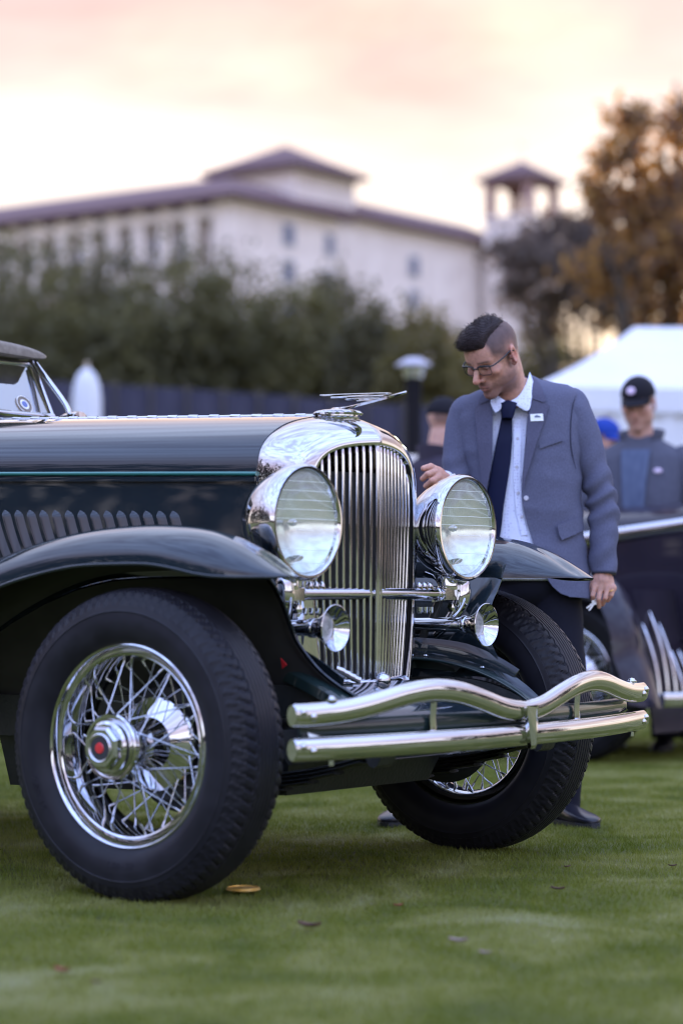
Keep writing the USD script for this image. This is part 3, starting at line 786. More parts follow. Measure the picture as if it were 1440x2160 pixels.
_t = 1.0 if _a[16, 10, 1] > 0 else -1.0
apron_lining = sheet(under_grid(AG, _t * 0.007)[:, :-1], 0.002)
bead = tube(WG[:, -1] + [0, -0.004, -0.002], np.concatenate([np.full(len(WG) - 8, 0.0055), np.linspace(0.0055, 0.0015, 8)]), 8)
for sgn in (-1, 1):
    f = (lambda m: m) if sgn > 0 else mirrored
    w_ = part(car, 'front_wing', f(wing), 'paint', 60)
    part(w_, 'apron', f(apron), 'paint', 60)
    part(w_, 'lip_bead', f(bead), 'paint', 60)
    part(w_, 'wing_lining', f(wing_lining), 'under', 60)
    part(w_, 'apron_lining', f(apron_lining), 'under', 60)
    # running board and its edge strip
    part(car, 'running_board', box((1.75, 0.38, 0.035), (-2.22, sgn * 0.69, 0.335), 0.012), 'chassis', 20)

# ---- frame, axle, pan, springs
for sgn in (-1, 1):
    rail = [(-3.6, 0.40, 0.46), (-1.5, 0.40, 0.46), (-0.4, 0.40, 0.47), (0.05, 0.40, 0.515), (0.25, 0.40, 0.520), (0.38, 0.40, 0.495), (0.47, 0.40, 0.455), (0.52, 0.40, 0.415)]
    R = []
    for q in spline(rail, 40):
        h = np.interp(q[0], [-0.4, 0.1, 0.52], [0.085, 0.07, 0.026])
        R.append([(q[0], sgn * (q[1] - 0.022), q[2] - h), (q[0], sgn * (q[1] + 0.022), q[2] - h), (q[0], sgn * (q[1] + 0.022), q[2] + h * 0.4), (q[0], sgn * (q[1] - 0.022), q[2] + h * 0.4)])
    rm = loft(np.array(R), True, True)
    if rm.volume < 0:
        rm.invert()
    part(car, 'frame_rail', rm, 'chassis', 30)
    # the painted cover strip over the frame horn, with its bolts
    st = np.array([(0.00, 0.604, 0.30), (0.08, 0.600, 0.33), (0.16, 0.592, 0.365), (0.24, 0.575, 0.395), (0.32, 0.548, 0.41), (0.40, 0.510, 0.415), (0.455, 0.478, 0.412)])
    st = spline(st, 22)
    G = np.array([[(x, sgn * (y + dy), z + dz) for dy, dz in ((-0.040, 0.004), (-0.034, 0.007), (0.0, 0.008), (0.030, 0.005), (0.040, -0.004), (0.042, -0.03))] for x, z, y in st])
    cs = sheet(G, 0.005)
    if cs.volume < 0:
        cs.invert()
    cover = part(car, 'frame_cover', cs, 'paint_green', 40)
    for k in (5, 12, 19):
        x, z, y = st[k]
        part(cover, 'cover_bolt', revolve([(0.0, 0.0055), (0.006, 0.0045), (0.0085, 0.0), (0.0, -0.004)], 12, 'z', at=(x, sgn * (y + 0.005), z + 0.010)), 'chrome', 50)
    # fairing panel between apron and cover strip
    G = np.array([[(x * 1.0 + 0.02 * s, sgn * (y + 0.004 + 0.012 * s * s), z + 0.006 + s * (0.055 - 0.10 * max(0, x - 0.2))) for s in np.linspace(0, 1, 6)] for x, z, y in st[:17]])
    ps = sheet(G, 0.004)
    if ps.volume < 0:
        ps.invert()
    part(car, 'wing_valance', ps, 'paint', 60)
    # leaf spring and shackle under the horn
    for k in range(6):
        L = 0.52 - k * 0.085
        P = [(x, sgn * 0.40, 0.300 - k * 0.0105 + 0.34 * x * x) for x in np.linspace(-L, min(L, 0.475), 14)]
        part(car, 'spring_leaf', tube(P, 0.026, 8, flat=(0.19, (0, 0, 1))), 'chassis', 40)
    part(car, 'shackle', hull(np.vstack([np.stack([0.485 + 0.026 * np.cos(a[::6]), np.full(12, sgn * (0.40 + s * 0.035)), 0.385 + 0.045 * np.sin(a[::6])], 1) for s in (-1, 1)])), 'chassis', 30)
    part(car, 'damper', revolve([(0.0, -0.04), (0.055, -0.038), (0.06, -0.03), (0.06, 0.03), (0.055, 0.038), (0.0, 0.04)], 28, 'y', at=(0.10, sgn * 0.47, 0.49)), 'chassis', 35)
    part(car, 'drag_arm', tube([(0.10, sgn * 0.52, 0.49), (0.06, sgn * 0.54, 0.42), (0.02, sgn * 0.55, 0.34)], 0.014, 8), 'chassis', 60)
axm = []
for y in np.linspace(-0.70, 0.70, 29):
    z = 0.300 + (0.085 * max(0, (abs(y) - 0.50) / 0.2) if abs(y) > 0.50 else 0)
    axm.append([(dx, y, z + dz) for dx, dz in ((-0.032, 0.042), (0.032, 0.042), (0.032, 0.028), (0.011, 0.020), (0.011, -0.020), (0.032, -0.028), (0.032, -0.042), (-0.032, -0.042), (-0.032, -0.028), (-0.011, -0.020), (-0.011, 0.020), (-0.032, 0.028))])
ax_m = loft(np.array(axm), True, True)
if ax_m.volume < 0:
    ax_m.invert()
part(car, 'front_axle', ax_m, 'chassis', 30)
part(car, 'track_rod', tube([(-0.12, y, 0.33) for y in (-0.62, 0, 0.62)], 0.016, 12), 'chassis', 60)
part(car, 'sump_tray', hull([(x, y, z) for x, y, z in ((0.13, -0.34, 0.245), (0.13, 0.34, 0.245), (0.16, -0.37, 0.33), (0.16, 0.37, 0.33), (-0.9, -0.34, 0.225), (-0.9, 0.34, 0.225), (-0.9, -0.40, 0.42), (-0.9, 0.40, 0.42), (0.10, -0.385, 0.42), (0.10, 0.385, 0.42))]), 'chassis', 15)
# rolled front apron between the frame horns
G = np.array([[(0.20 + 0.075 * math.sin(t) + 0.20 * (t / 2.6), y, 0.545 - 0.045 * (1 - math.cos(t)) - 0.042 * t) for t in np.linspace(0, 2.6, 14)] for y in np.linspace(-0.40, 0.40, 15)])
fa = sheet(G, 0.004, flip=True)
part(car, 'front_apron', fa, 'paint', 60)
part(car, 'cross_tube', tube([(0.46, y, 0.435) for y in (-0.41, 0, 0.41)], 0.022, 16), 'chassis', 60)
part(car, 'crank_cover', revolve([(0.0, 0.022), (0.012, 0.020), (0.019, 0.013), (0.022, 0.003), (0.024, 0.0), (0.022, -0.008), (0.0, -0.008)], 28, 'x', at=(0.222, -0.02, 0.548)), 'chrome', 50)
for y0 in (-0.19, -0.165, -0.14, -0.115):
    part(car, 'pipe_joint', tube([(0.185, y0, 0.585 + (y0 + 0.19) * -0.35), (0.200, y0 + 0.018, 0.577 + (y0 + 0.19) * -0.35)], 0.0095, 12), 'chrome_soft', 60)
part(car, 'red_lever', hull([(0.20, -0.455, 0.622), (0.216, -0.448, 0.604), (0.195, -0.442, 0.594), (0.203, -0.460, 0.620), (0.218, -0.453, 0.602), (0.198, -0.447, 0.592)]), 'red', 20)

# ---- bumper: waved upper bar, straight lower bar, both bowed back at the ends
def bx(y):
    return 0.672 - 0.122 * (abs(y) / 0.865) ** 2
by = np.linspace(-0.858, 0.858, 61)
uz = np.interp(np.abs(by), *np.array(spline([(0, 0.474), (0.1, 0.487), (0.2, 0.514), (0.3, 0.537), (0.40, 0.545), (0.5, 0.536), (0.6, 0.517), (0.7, 0.502), (0.8, 0.496), (0.865, 0.4955)], 60)).T)
lz = np.full(61, 0.412)
bumper = part(car, 'bumper', tube([(bx(y), y, z) for y, z in zip(by, uz)], 0.0295, 20, flat=(0.62, (1, 0, 0))), 'chrome', 70)
part(bumper, 'lower_bar', tube([(bx(y), y, z) for y, z in zip(by, lz)], 0.0295, 20, flat=(0.62, (1, 0, 0))), 'chrome', 70)
part(bumper, 'backing_bar', tube([(bx(y) - 0.045, y, 0.455) for y in np.linspace(-0.80, 0.80, 31)], 0.026, 8, flat=(0.3, (1, 0, 0))), 'paint_green', 40)
cl = hull([(0.700, -0.030, 0.492), (0.700, 0.030, 0.492), (0.711, 0.0, 0.488), (0.700, -0.027, 0.470), (0.700, 0.027, 0.470), (0.704, -0.014, 0.385), (0.704, 0.014, 0.385), (0.712, 0.0, 0.386), (0.700, -0.012, 0.376), (0.700, 0.012, 0.376), (0.690, -0.027, 0.49), (0.690, 0.027, 0.49), (0.690, -0.012, 0.378), (0.690, 0.012, 0.378)])
part(bumper, 'centre_clamp', cl, 'chrome', 20)
for sgn in (-1, 1):
    y = sgn * 0.36
    part(bumper, 'strap', join(tube([(bx(y) - 0.025, y, 0.525), (bx(y) - 0.030, y, 0.47), (bx(y) - 0.025, y, 0.415)], 0.013, 8, flat=(0.4, (1, 0, 0))), tube([(bx(y) - 0.025, y - 0.012, 0.516), (bx(y) - 0.025, y + 0.030, 0.519)], 0.007, 10)), 'chrome', 50)
    part(bumper, 'bracket', tube(spline([(0.46, sgn * 0.40, 0.43), (0.53, sgn * 0.39, 0.445), (0.60, sgn * 0.365, 0.455)], 8), 0.024, 8, flat=(0.4, (0, 1, 0))), 'chassis', 40)
    for zc, zz in ((uz[-1], 0), (lz[-1], 1)):
        e = sgn * 0.859
        part(bumper, 'end_cap', tube([(bx(e), e, zc), (bx(e) - 0.0005, e + sgn * 0.006, zc)], [0.0297, 0.026], 20, flat=(0.62, (1, 0, 0))), 'chrome', 40)
        for dy, dz in ((0.012, 0.008), (0.042, -0.004)):
            yb = sgn * (0.858 - dy)
            part(bumper, 'end_bolt', revolve([(0.0, 0.007), (0.006, 0.006), (0.010, 0.002), (0.0105, 0.0), (0.0, -0.004)], 16, 'x', at=(bx(yb) + 0.0185, yb, zc + dz)), 'chrome', 50)
    part(bumper, 'top_bolt', revolve([(0.0, 0.014), (0.008, 0.012), (0.012, 0.006), (0.016, 0.004), (0.016, 0.0), (0.0, 0.0)], 14, 'z', at=(bx(0.75), sgn * 0.745, 0.528)), 'chrome', 50)
    part(bumper, 'under_bolt', revolve([(0.0, -0.014), (0.007, -0.013), (0.007, 0.0), (0.0, 0.0)], 12, 'z', at=(bx(0.75), sgn * 0.745, 0.382)), 'chrome', 50)
    part(bumper, 'end_bracket', hull([(bx(0.8) - 0.02, sgn * 0.72, 0.440), (bx(0.8) - 0.02, sgn * 0.79, 0.440), (bx(0.8) - 0.050, sgn * 0.73, 0.47), (bx(0.8) - 0.050, sgn * 0.77, 0.47), (bx(0.8) - 0.055, sgn * 0.72, 0.440), (bx(0.8) - 0.055, sgn * 0.79, 0.440)]), 'chrome', 20)

# ---- scuttle, windscreen, hood, body behind
G = []
for X, k, dz in ((-1.30, 1.0, 0.0), (-1.40, 1.02, 0.006), (-1.52, 1.06, 0.018), (-1.62, 1.10, 0.022), (-1.70, 1.13, 0.015)):
    S = section(np.linspace(0, 11, 40))
    y, z = body_at(X, S)
    G.append(np.stack([np.full(79, X), np.concatenate([-y[::-1], y[1:]]) * k, np.concatenate([z[::-1], z[1:]]) + dz], 1))
sc_ = sheet(np.array(G), 0.006)
if sc_.volume < 0:
    sc_.invert()
part(car, 'scuttle', sc_, 'paint', 60)
tub = []
for X, w, zt in ((-1.68, 0.46, 1.22), (-1.9, 0.52, 1.16), (-2.4, 0.60, 1.12), (-3.0, 0.63, 1.12), (-3.6, 0.62, 1.15), (-4.2, 0.52, 1.08), (-4.6, 0.38, 0.92)):
    tub.append([(X, -w * 0.86, 0.38), (X, -w, 0.60), (X, -w * 1.0, 0.95), (X, -w * 0.93, zt), (X, -w * 0.86, zt + 0.01), (X, w * 0.86, zt + 0.01), (X, w * 0.93, zt), (X, w, 0.95), (X, w, 0.60), (X, w * 0.86, 0.38)])
tb = loft(np.array(tub), True, True)
if tb.volume < 0:
    tb.invert()
body = part(car, 'body', tb, 'paint', 30)
for sgn in (-1, 1):
    for x0, x1 in ((-2.45, -1.85), (-3.15, -2.52)):
        part(body, 'door', sheet(np.array([[(x, sgn * (np.interp(x, [-3.0, -2.4, -1.9], [0.63, 0.60, 0.52]) * (1.0 if z < 0.97 else 0.965) + 0.006), z) for z in np.linspace(0.55, 1.05, 6)] for x in np.linspace(x0, x1, 8)]), 0.008, flip=(sgn > 0)), 'paint', 40)
    part(body, 'seat_back', box((0.16, 0.56, 0.42), (-2.55 if sgn < 0 else -3.6, 0.0, 1.16), 0.05), 'leather', 30)
    # rear wing over the rear wheel
    R = []
    for a_ in np.linspace(-0.25, PI + 0.2, 26):
        r = 0.53
        cx, cz_ = -3.62 + r * math.cos(a_), 0.41 + r * 1.02 * math.sin(a_)
        R.append([(cx - 0.05 * math.cos(a_) * abs(t), sgn * (0.72 + 0.17 * t), cz_ - 0.07 * abs(t) ** 2.5 * math.sin(a_)) for t in np.linspace(-1, 1, 11)])
    rw = sheet(np.array(R), 0.006)
    if rw.volume < 0:
        rw.invert()
    part(car, 'rear_wing', rw, 'paint', 60)
# windscreen
PB, PT = np.array((-1.515, 0.500, 1.384)), np.array((-1.622, 0.500, 1.572))
ws = part(car, 'windscreen', tube([PB + [0.012, 0, -0.03], PT + [0, 0, 0.015]], 0.012, 10, flat=(0.6, (0, 1, 0))), 'chrome', 50)
part(ws, 'pillar', tube([PB * [1, -1, 1] + [0.012, 0, -0.03], PT * [1, -1, 1] + [0, 0, 0.015]], 0.012, 10, flat=(0.6, (0, 1, 0))), 'chrome', 50)
for sgn in (-1, 1):
    q = np.array((1, sgn, 1))
    part(ws, 'outer_post', tube(spline([(PB + [0.115, 0.012, -0.035]) * q, (PB + [0.070, 0.010, 0.0]) * q, (PB + [0.045, 0.008, 0.05]) * q, (PT + [0.022, 0.004, 0.0]) * q], 12), [0.014] * 4 + [0.010] * 8, 8), 'chrome', 60)
    part(ws, 'wing_nut', ball(0.013, (PT + [0.012, 0.014, -0.02]) * q), 'chrome', True)
pane = np.array([[PB * [1, s, 1] + (PT - PB) * t + [0.0, 0, 0] for s in (-0.965, 0.965)] for t in (0.06, 0.97)])
part(ws, 'pane', facing_x(TM(pane.reshape(-1, 3), [[0, 1, 3, 2]])), 'glass', False)
part(ws, 'lower_frame', tube([PB * [1, s, 1] + [0.0, 0, 0.004] for s in (-1, 0, 1)], 0.011, 10), 'chrome', 60)
part(ws, 'upper_frame', tube([PT * [1, s, 1] for s in (-1, 0, 1)], 0.010, 10), 'chrome', 60)
# round paper disc stuck to the glass
dsk = lambda r0, r1, off: [(r0, off), (r1, off), (r1, off + 0.0008), (r0, off + 0.0008)]
Rg = rot((0, 1, 0), 90 - math.degrees(math.atan2(PT[2] - PB[2], PB[0] - PT[0])) )
ctr = PB + (PT - PB) * 0.20 + [0, -0.120, 0]
for r0, r1, mm, off in ((0.0, 0.034, 'white_plastic', 0.004), (0.020, 0.031, 'canvas', 0.0052), (0.0, 0.012, 'badge_blue', 0.0052)):
    d_ = revolve(dsk(r0, r1, off), 28, 'x')
    part(ws, 'paper_disc', moved(d_, ctr, rot((0, 1, 0), -29.6)), mm, 30)
# the raised canvas hood
hood = []
for X, w, z, t in ((-1.535, 0.485, 1.588, 0.012), (-1.545, 0.500, 1.592, 0.024), (-1.60, 0.515, 1.600, 0.026), (-2.2, 0.57, 1.66, 0.026), (-3.0, 0.62, 1.71, 0.036), (-3.7, 0.60, 1.64, 0.036)):
    a_ = np.linspace(0, 2 * PI, 40, endpoint=False)
    hood.append(np.stack([np.full(40, X), w * np.sign(np.cos(a_)) * np.abs(np.cos(a_)) ** 0.35, z + 0.035 * (1 - (np.abs(np.cos(a_)) ** 0.35) ** 2) * (0.6 if X > -1.7 else 1) + t * np.sin(a_)], 1))
hm = loft(np.array(hood), True, True)
if hm.volume < 0:
    hm.invert()
ht = part(car, 'canvas_hood', hm, 'canvas', 40)
part(ht, 'hood_back', sheet(np.array([[(-3.7, y, 1.63), (-3.95, y * 0.97, 1.42), (-4.1, y * 0.92, 1.15)] for y in np.linspace(-0.58, 0.58, 9)]), 0.01, flip=True), 'canvas', 40)
part(ht, 'hood_lining', box((1.9, 1.10, 0.006), (-2.55, 0, 1.60), 0.0), 'canvas_dark', False)
for sgn in (-1, 1):
    part(ht, 'hood_bow', tube([(-1.615, sgn * 0.52, 1.60), (-1.63, sgn * 0.515, 1.575)], 0.014, 8), 'dark_enamel', 40)
    for x in (-2.3, -3.1):
        part(ht, 'hood_bow', tube([(x, sgn * 0.58, 1.66), (x - 0.3, sgn * 0.60, 1.12)], 0.012, 8), 'dark_enamel', 40)
part(car, 'cowl_lamp', revolve([(0.0, -0.11), (0.02, -0.10), (0.04, -0.05), (0.045, 0.0), (0.044, 0.012), (0.0, 0.018)], 28, 'x', at=(-1.36, 0.455, 1.352)), 'chrome', 50)
part(car, 'steering_wheel', revolve([(0.205 + 0.012 * math.cos(t), 0.012 * math.sin(t)) for t in np.linspace(0, 2 * PI, 10, endpoint=False)], 36, 'x', True, at=(-2.0, -0.3, 1.20)), 'dark_enamel', 60)

for sgn in (-1, 1):
    wp = wheel(car, (0, sgn * 0.770, 0.400), sgn > 0)
    wheel(car, (-3.62, sgn * 0.740, 0.400), sgn > 0, fine=False)
# ================================================================= what stands far behind: hotel, trees, tent, parasol, heater, screen fence
def wpt(px, py, d):
    """A point of the world at distance d along y, by its place in the photograph (calibrated lens)."""
    return np.array([(px - 720) / 5100.0 * d, d, EYE + (1243.3 - py) / 5100.0 * d])

M['stucco'] = noisy('cream_stucco', (0.58, 0.49, 0.43), (0.68, 0.59, 0.52), 0.6, 0.9, bump=0.2, bump_scale=8)
M['roof_tile'] = noisy('plum_roof_tile', (0.075, 0.040, 0.045), (0.11, 0.055, 0.055), 3.0, 0.8, bump=0.4, bump_scale=5)
M['window_pane'] = noisy('dark_window', (0.04, 0.05, 0.09), (0.09, 0.11, 0.17), 0.5, 0.15)
M['window_frame'] = mat('window_frame', (0.45, 0.43, 0.42), 0.6)
M['hood_grey'] = mat('hood_grey', (0.36, 0.35, 0.40), 0.5)
M['matt_black'] = mat('matt_black', (0.012, 0.011, 0.013), 0.9, specular_ior_level=0.1)
M['tower_backlit'] = noisy('backlit_terracotta_stucco', (0.24, 0.15, 0.14), (0.30, 0.19, 0.17), 0.6, 0.9)  # belfry stucco: backlit shade put into its terracotta tone
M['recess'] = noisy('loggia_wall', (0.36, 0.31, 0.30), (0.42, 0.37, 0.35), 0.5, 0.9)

HB = np.array([-8.1, 180.0])
HL, HR = np.array([-0.8, 0.6]), np.array([0.6, 0.8])
hotel = thing('hotel', 'long cream hotel with plum tiled roofs standing on the rise behind the trees', 'building', (HB[0], HB[1], 0), 0)
def hp(l, r, z):
    q = HL * l + HR * r
    return (q[0], q[1], z)
def hbox(l0, l1, r0, r1, z0, z1):
    v = np.array([hp(l, r, z) for z in (z0, z1) for l, r in ((l0, r0), (l1, r0), (l1, r1), (l0, r1))])
    return hull(v)
def hiproof(l0, l1, r0, r1, z, h, ov=0.9, inset=4.0):
    a, b, c, d = l0 - ov, l1 + ov, r0 - ov, r1 + ov
    il, ir = min(inset, (b - a) / 2 - 0.01), min(inset, (d - c) / 2 - 0.01)
    v = [hp(l, r, z) for l, r in ((a, c), (b, c), (b, d), (a, d))] + [hp(l, r, z - 0.35) for l, r in ((a, c), (b, c), (b, d), (a, d))] + [hp(l, r, z + h) for l, r in ((a + il, c + ir), (b - il, c + ir), (b - il, d - ir), (a + il, d - ir))]
    return hull(v)
EAVE = 30.3
# the wing to the left: storeys as a loggia of piers with recessed windows
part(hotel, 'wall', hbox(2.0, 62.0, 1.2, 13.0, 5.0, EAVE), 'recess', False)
part(hotel, 'wall', hbox(0.0, 2.0, 0.0, 13.0, 5.0, EAVE), 'stucco', False)
part(hotel, 'wall', hbox(2.0, 15.0, 13.0, 42.0, 5.0, EAVE + 0.8), 'stucco', False)
part(hotel, 'roof', hiproof(0, 62, 0, 13.2, EAVE, 2.3, 0.9, 5.5), 'roof_tile', False)
part(hotel, 'roof', hiproof(2, 15, 12.0, 42, EAVE + 0.85, 1.9, 0.8, 4.0), 'roof_tile', False)
for k in range(21):
    l = 3.55 + k * 2.66
    part(hotel, 'pier', hbox(l, l + 1.15, 0.0, 1.25, 5.0, EAVE - 0.4), 'stucco', False)
for zf in (29.0, 24.4, 19.8):
    part(hotel, 'cornice', hbox(1.9, 62, -0.08, 0.5, zf - 0.2, zf + 0.45) if zf > 28 else hbox(1.9, 62, 0.02, 1.21, zf - 0.3, zf + 0.45), 'stucco', False)
for k in range(20):
    l = 4.75 + k * 2.66
    for zw in (26.4, 21.8):
        w = part(hotel, 'window', hbox(l + 0.05, l + 1.45, 1.05, 1.19, zw - 0.8, zw + 1.6), 'window_frame', False)
        part(w, 'pane', hbox(l + 0.18, l + 1.32, 0.98, 1.04, zw - 0.68, zw + 1.48), 'window_pane', False)
def rwin(r, z, l=0.0, wd=1.2, ht=1.6):
    w = part(hotel, 'window', hbox(l - 0.08, l + 0.1, r - wd / 2 - 0.15, r + wd / 2 + 0.15, z - ht / 2 - 0.15, z + ht / 2 + 0.15), 'window_frame', False)
    part(w, 'pane', hbox(l - 0.13, l - 0.085, r - wd / 2, r + wd / 2, z - ht / 2, z + ht / 2), 'window_pane', False)
for z in (28.0, 25.2, 22.2):
    rwin(6.7, z); rwin(11.9, z - 0.2, wd=0.9)
    rwin(14.9, z - 0.2, 2.0); rwin(26.2, z - 0.2, 2.0); rwin(20.6, z - 5.5, 2.0); rwin(33.0, z - 5.5, 2.0)
part(hotel, 'cornice', hbox(1.75, 2.1, 13.0, 37.2, 22.6, 23.1), 'stucco', False)
part(hotel, 'cornice', hbox(-0.2, 0.1, 0.1, 13.2, 22.8, 23.3), 'stucco', False)
# the raised block over the corner
part(hotel, 'penthouse', hbox(2.0, 10.0, 10.0, 18.0, EAVE, 34.2), 'stucco', False)
part(hotel, 'roof', hiproof(2.0, 10.0, 10.0, 18.0, 34.2, 2.4, 0.9, 5.0), 'roof_tile', False)
# bell tower at the far end
tl, tr_, tw = -1.2, 38.0, 2.35
tower = part(hotel, 'bell_tower', hbox(tl - tw, tl + tw, tr_ - tw, tr_ + tw, 6.0, 33.0), 'stucco', False)
for a_ in (-1, 1):
    for b_ in (-1, 1):
        part(tower, 'pillar', hbox(tl + a_ * tw - 0.42 * a_, tl + a_ * (tw - 0.01), tr_ + b_ * tw - 0.42 * b_, tr_ + b_ * (tw - 0.01), 33.0, 36.0) if False else hull([hp(tl + a_ * (tw - q), tr_ + b_ * (tw - s), z) for q in (0.0, 0.75) for s in (0.0, 0.75) for z in (33.0, 36.0)]), 'tower_backlit', False)
for face in range(4):
    # arched head over each opening: a slab with a round-topped hole
    hw = tw - 0.74
    arc = [(hw * math.cos(t), 35.0 + 0.85 * math.sin(t)) for t in np.linspace(0, PI, 13)]
    poly = [(-hw, 35.98), (hw, 35.98)] + arc
    pm = prism(poly, 0.5, 'y', 0.0)
    v = pm.vertices
    out = []
    for x, y, z in v:
        q = tw - 0.05 - y
        if face == 0: l, r = tl + x, tr_ - q
        elif face == 1: l, r = tl + x, tr_ + q
        elif face == 2: l, r = tl - q, tr_ + x
        else: l, r = tl + q, tr_ + x
        out.append(hp(l, r, z))
    am = trimesh.Trimesh(np.array(out), pm.faces, process=False)
    if am.volume < 0:
        am.invert()
    part(tower, 'arch', am, 'tower_backlit', False)
part(tower, 'tower_roof', hiproof(tl - tw, tl + tw, tr_ - tw, tr_ + tw, 36.3, 1.7, 0.55, 6.0), 'roof_tile', False)
part(tower, 'parapet', hbox(tl - tw - 0.15, tl + tw + 0.15, tr_ - tw - 0.15, tr_ + tw + 0.15, 32.6, 33.02), 'stucco', False)
part(tower, 'finial', join(moved(tube([(0, 0, 37.9), (0, 0, 40.0)], [0.09, 0.05], 6), hp(tl, tr_, 0)), moved(tube([(-0.5, 0, 39.4), (0.5, 0, 39.4)], 0.06, 6), hp(tl, tr_, 0))), 'window_frame', False)

# ---- trees
def leaf_mat(name, c1, c2, c3, trans=0.35, tcol=None):
    return usdkit.material(stage, '/World/Looks/' + name, {
        'g': ('geometry', {}), 'r': ('rgb_ramp', {'ramp': [(0.0, c1), (0.55, c2), (1.0, c3)]}),
        'n': ('noise_texture', {'scale': 0.45, 'detail': 2.0}), 'r2': ('rgb_ramp', {'ramp': [(0.35, (0.6, 0.6, 0.6)), (0.65, (1.35, 1.3, 1.2))]}),
        'x': ('mix_color', {'blend_type': 'multiply', 'fac': 1.0, 'use_clamp': False}),
        'p': ('principled_bsdf', {'roughness': 0.6}), 't': ('translucent_bsdf', {'color': tcol or c3}), 'm': ('mix_closure', {'fac': trans})},
        [('g.random_per_island', 'r.fac'), ('g.position', 'n.vector'), ('n.fac', 'r2.fac'), ('r.color', 'x.a'), ('r2.color', 'x.b'), ('x.result', 'p.base_color'),
         ('p.BSDF', 'm.closure1'), ('t.BSDF', 'm.closure2')], surface='m.closure')
M['leaf_olive'] = leaf_mat('olive_leaf', (0.125, 0.118, 0.050), (0.19, 0.175, 0.070), (0.27, 0.25, 0.095), 0.3)
M['leaf_dark'] = leaf_mat('dark_leaf', (0.095, 0.088, 0.045), (0.15, 0.136, 0.062), (0.22, 0.20, 0.085), 0.25)
M['leaf_yellow'] = leaf_mat('yellow_olive_leaf', (0.12, 0.105, 0.035), (0.19, 0.165, 0.055), (0.27, 0.235, 0.085), 0.35)
M['leaf_autumn'] = leaf_mat('rust_leaf', (0.055, 0.042, 0.030), (0.09, 0.066, 0.040), (0.15, 0.105, 0.055), 0.40, (0.85, 0.47, 0.13))
M['leaf_rust'] = leaf_mat('purple_brown_leaf', (0.13, 0.10, 0.088), (0.20, 0.155, 0.13), (0.29, 0.225, 0.18), 0.35)
M['leaf_wood'] = leaf_mat('wood_leaf', (0.012, 0.012, 0.011), (0.020, 0.019, 0.016), (0.030, 0.028, 0.020), 0.05)
M['bark'] = noisy('grey_brown_bark', (0.045, 0.035, 0.028), (0.08, 0.065, 0.05), 4.0, 0.9, bump=0.5, bump_scale=20)

def leaves(rng, blobs, n, size, fill=0.55, clump=0.22):
    """Leaf-sized bent faces gathered in clumps through ellipsoidal masses: blobs of (centre, radii)."""
    vols = np.array([np.prod(r) ** (2 / 3) for _, r in blobs]); vols /= vols.sum()
    C = []
    for (c, r), w in zip(blobs, vols):
        k = max(8, int(n * w / 14))
        d = rng.normal(size=(k, 3)); d /= np.linalg.norm(d, axis=1, keepdims=True)
        rad = 1 - fill * rng.random(k) ** 1.6
        wob = (0.92 + 0.16 * rng.random(k)) if fill < 0.8 else (0.82 + 0.36 * rng.random(k))
        cc = np.asarray(c) + d * (rad * wob)[:, None] * np.asarray(r)
        m = 14
        p = np.repeat(cc, m, 0) + rng.normal(size=(k * m, 3)) * clump * np.mean(r) * [1, 1, 0.7]
        C.append(p)
    C = np.vstack(C); N = len(C)
    u = rng.normal(size=(N, 3)); u /= np.linalg.norm(u, axis=1, keepdims=True)
    v = np.cross(u, rng.normal(size=(N, 3))); v /= np.linalg.norm(v, axis=1, keepdims=True)
    s = size * (0.6 + 0.8 * rng.random(N))[:, None]
    V = np.stack([C - u * s, C + v * s * 0.45, C + u * s, C - v * s * 0.45 + np.cross(u, v) * s * 0.2], 1).reshape(-1, 3)
    return TM(V, np.arange(4 * N).reshape(-1, 4))

def tree(name, label, base, blobs, n, size, lm, trunk_r, seed, group=None, fill=0.55, clump=0.22, twigs=0):
    rng = np.random.default_rng(seed)
    t = thing(name, label, 'tree', base, 0, group)
    top = max(c[2] for c, _ in blobs)
    ms = [tube(spline([(0, 0, -0.3), (rng.normal(0, .12), rng.normal(0, .12), top * 0.3), (rng.normal(0, .25), rng.normal(0, .25), top * 0.65), (blobs[0][0][0] * 0.6, blobs[0][0][1] * 0.6, top * 0.95)], 14), np.linspace(trunk_r, trunk_r * 0.25, 14), 9)]
    for c, r in blobs:
        s = np.array([0, 0, max(0.5, min(c[2] * 0.45, top * 0.5))])
        e = np.asarray(c, float)
        mid = (s + e) / 2 + rng.normal(0, 0.25, 3)
        ms.append(tube(spline([s, mid, e], 8), np.linspace(trunk_r * 0.5, trunk_r * 0.12, 8), 6))
        for _ in range(twigs):
            d = rng.normal(size=3); d[2] = abs(d[2]) * 0.8; d /= np.linalg.norm(d)
            q = e + d * np.asarray(r) * 1.05
            ms.append(tube(spline([e, (e + q) / 2 + rng.normal(0, 0.12, 3), q], 5), np.linspace(trunk_r * 0.16, 0.012, 5), 4))
    part(t, 'trunk', join(*ms), 'bark', 60)
    part(t, 'crown', leaves(rng, blobs, n, size, fill, clump), lm, False)
    return t

